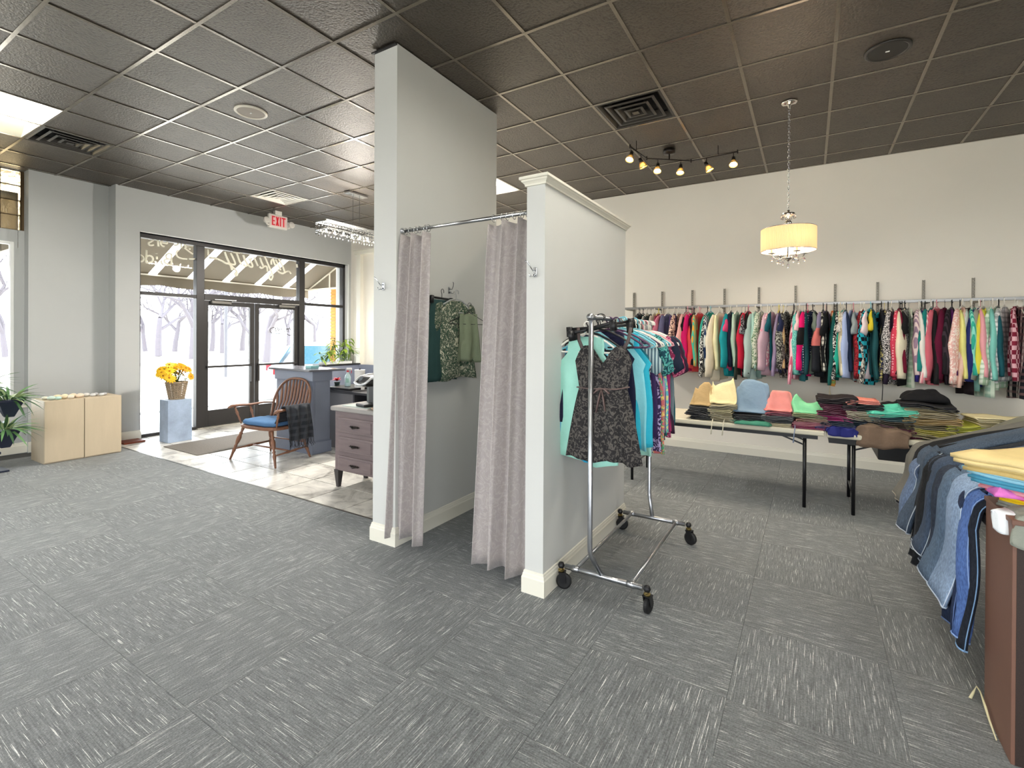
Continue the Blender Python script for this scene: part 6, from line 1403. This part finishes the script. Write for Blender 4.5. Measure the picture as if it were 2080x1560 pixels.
crumple(42, 0.30, 0.22, 0.05, '8c8f84', 'grey khaki trousers hanging off the shelf unit corner', (0.78, 2.42, 0.87), R(-10), drop=0.10)
crumple(43, 0.09, 0.10, 0.035, 'd070b8', 'orchid pink garment tucked at the end of the bright stack', (0.64, 2.53, 0.925), R(0), 'shirt', name='pink_shirt')
tag(MB().tube([(0.585, 2.735, 0.006), (0.60, 2.76, 0.02), (0.612, 2.77, 0.045), (0.608, 2.70, 0.065), (0.606, 2.62, 0.05), (0.607, 2.58, 0.03), (0.609, 2.50, 0.006)], [.006, .005, .003, .003, .006, .005, .003], n=6, flat=0.6).build('plastic_strap', mat('strap_cream', (206, 198, 160), 0.5), smooth=True), 'loose cream plastic strap on the carpet by the shelf unit', 'strap')

# ================= drum pendant
t = thing('drum_pendant', 'pleated drum shade crystal pendant over the clothes area', 'pendant lamp', (-0.166, 4.96, 0))
MB().lathe([(0.0, CEIL), (0.066, CEIL), (0.066, CEIL-0.006), (0.05, CEIL-0.016), (0.012, CEIL-0.026), (0.008, CEIL-0.05), (0.0, CEIL-0.05)], n=28).build('canopy', mat('polished_nickel', (220, 214, 206), 0.12, 1.0), t, smooth=True)
lk = MB().tube([(0.008*math.cos(a), 0, 0.017*math.sin(a)) for a in [2*math.pi*i/12 for i in range(13)]], 0.0022, n=5).mesh('chain_link', True, M_MET)
for k in range(34): link('chain_link', lk, t, (0, 0, CEIL-0.06-k*0.0268), (0, 0, R(90)*(k % 2)))
M_SH = bpy.data.materials.new('pleated_shade'); M_SH.use_nodes = True; nt = M_SH.node_tree; b = nt.nodes['Principled BSDF']
b.inputs['Base Color'].default_value = lin((228, 208, 182)); b.inputs['Roughness'].default_value = 0.8
tl = N(nt, 'ShaderNodeBsdfTranslucent'); tl.inputs[0].default_value = lin((252, 226, 192)); ms = N(nt, 'ShaderNodeMixShader'); ms.inputs[0].default_value = 0.45
nt.links.new(b.outputs[0], ms.inputs[1]); nt.links.new(tl.outputs[0], ms.inputs[2]); nt.links.new(ms.outputs[0], nt.nodes['Material Output'].inputs['Surface'])
n = 240
MB().loft([[((0.215+0.0025*(k % 2))*math.cos(2*math.pi*k/n), (0.215+0.0025*(k % 2))*math.sin(2*math.pi*k/n), z) for k in range(n)] for z in (2.29, 2.36, 2.43, 2.485)], caps=False).build('shade', M_SH, t, smooth=False, solid=0.0015)
for z in (2.288, 2.487): MB().tube([(0.217*math.cos(2*math.pi*k/48), 0.217*math.sin(2*math.pi*k/48), z) for k in range(49)], 0.0028, n=6).build('shade_ring', M_MET, t, smooth=True)
MB().lathe([(0.0, 2.66), (0.012, 2.65), (0.006, 2.63), (0.05, 2.625), (0.055, 2.60), (0.012, 2.595), (0.010, 2.57), (0.026, 2.55), (0.030, 2.53), (0.026, 2.51), (0.008, 2.495), (0.008, 2.24), (0.04, 2.235), (0.045, 2.225), (0.02, 2.212), (0.0, 2.195)], n=20).build('stem', mat('polished_nickel', (220, 214, 206), 0.12, 1.0), t, smooth=True)
dm = MB().lathe([(0, 0), (0.011, -0.014), (0.008, -0.03), (0, -0.036)], n=6).mesh('crystal_drop', False, M_CR)
dm2 = MB().lathe([(0, 0), (0.004, -0.006), (0.004, -0.02), (0.001, -0.024), (0.013, -0.036), (0.013, -0.05), (0, -0.066)], n=8).mesh('crystal_drop', False, M_CR)
for k in range(10): a = 2*math.pi*k/10; link('crystal_drop', dm, t, (0.056*math.cos(a), 0.056*math.sin(a), 2.612))
for k in range(4):
    a = 2*math.pi*k/4+0.5; ca, sa = math.cos(a), math.sin(a)
    MB().tube([(0.03*ca, 0.03*sa, 2.235), (0.07*ca, 0.07*sa, 2.215), (0.12*ca, 0.12*sa, 2.225), (0.14*ca, 0.14*sa, 2.26)], 0.0035, n=6).build('arm', M_MET, t, smooth=True)
    MB().lathe([(0.0, 0), (0.03, 0.006), (0.032, 0.010), (0.0, 0.006)], n=14).build('bobeche', M_MET, t, loc=(0.14*ca, 0.14*sa, 2.26), smooth=True)
    MB().lathe([(0.0, 0), (0.010, 0), (0.010, 0.075), (0.0, 0.075)], n=12).build('candle', mat('candle_sleeve', (230, 214, 180), 0.5), t, loc=(0.14*ca, 0.14*sa, 2.266))
    MB().lathe([(0.0, 0.04), (0.006, 0.03), (0.012, 0.012), (0.008, 0.0), (0, 0)], n=10).build('bulb', mat('pendant_bulb', (255, 226, 170), 0.5, emit=25), t, smooth=True, loc=(0.14*ca, 0.14*sa, 2.342))
    for rr, dz in ((0.14, 0), (0.09, -0.02)): link('crystal_drop', dm2, t, (rr*ca, rr*sa, 2.256+dz))
    point('pendant_light', (-0.166+0.14*ca, 4.96+0.14*sa, 2.40), 2.6, (1, 0.88, 0.72), 0.03)
link('crystal_drop', dm2, t, (0, 0, 2.20))

# ================= track light
t = thing('track_light', 'dark zigzag track light with six spot heads', 'track light', (0, 0, 0))
ZB = 3.50
pa, pb, pc, pd = (-1.605, 4.935, ZB), (-1.55, 5.355, ZB), (-1.145, 5.685, ZB), (-0.665, 5.655, ZB)
M_TB = mat('dark_bronze', (38, 32, 30), 0.35, 0.5)
for a, b_ in ((pa, pb), (pb, pc), (pc, pd)): MB().tube([a, b_], 0.0065, n=8).build('bar', M_TB, t, smooth=True)
for p in (pa, pb, pc, pd): MB().tube([(p[0], p[1], p[2]-0.02), (p[0], p[1], p[2]+0.02)], 0.008, n=8).build('joint', M_TB, t, smooth=True)
MB().lathe([(0, 3.56), (0.062, 3.565), (0.066, 3.585), (0.066, 3.61), (0, 3.61)], n=24).build('canopy', M_TB, t, loc=(-1.345, 5.52, 0), smooth=True)
MB().tube([(-1.345, 5.52, 3.56), (-1.345, 5.52, 3.50)], 0.008, n=8).build('stem', M_TB, t)
for p in ((-1.585, 5.09), (-0.86, 5.667)): MB().tube([(p[0], p[1], 3.50), (p[0], p[1], CEIL)], 0.004, n=6).build('support_rod', M_TB, t)
M_GLS = mat('amber_glass_shade', (226, 190, 120), 0.25, trans=0.35)
heads = [(-1.597, 4.955, (-.2, -.9)), (-1.567, 5.193, (.7, .5)), (-1.451, 5.443, (.1, -.8)), (-1.241, 5.61, (.0, -.6)), (-0.979, 5.672, (.9, .2)), (-0.705, 5.658, (.1, -.9))]
for hx, hy, (ax, ay) in heads:
    h = bpy.data.objects.new('spot_head', None); COL.objects.link(h); h.parent = t; h.location = (hx, hy, ZB-0.075)
    d = Vector((ax*0.55, ay*0.55, -1)).normalized(); h.rotation_euler = d.to_track_quat('-Z', 'Y').to_euler()
    st_ = MB().tube([(hx, hy, ZB), (hx, hy, ZB-0.06)], 0.004, n=6).build('head_stem', M_TB, t)
    MB().lathe([(0, 0.03), (0.018, 0.03), (0.021, 0.0), (0.021, -0.022), (0, -0.022)], n=16).build('socket', M_TB, h, smooth=True)
    MB().lathe([(0.020, -0.010), (0.030, -0.032), (0.041, -0.062), (0.044, -0.078), (0.041, -0.078), (0.037, -0.062), (0.026, -0.032), (0.017, -0.012)], n=20).build('glass_shade', M_GLS, h, smooth=True)
    MB().lathe([(0, -0.070), (0.026, -0.068), (0.026, -0.058), (0.014, -0.03), (0, -0.03)], n=14).build('bulb', mat('spot_bulb', (255, 226, 170), 0.5, emit=40), h, smooth=True)
    l = bpy.data.lights.new('spot_lamp', 'SPOT'); l.energy = 22; l.color = (1, 0.86, 0.68); l.spot_size = R(95); l.spot_blend = 0.8; l.shadow_soft_size = 0.04
    lo = bpy.data.objects.new('spot_lamp', l); COL.objects.link(lo); lo.location = Vector((hx, hy, ZB-0.075))+d*0.095; lo.rotation_euler = d.to_track_quat('-Z', 'Y').to_euler()
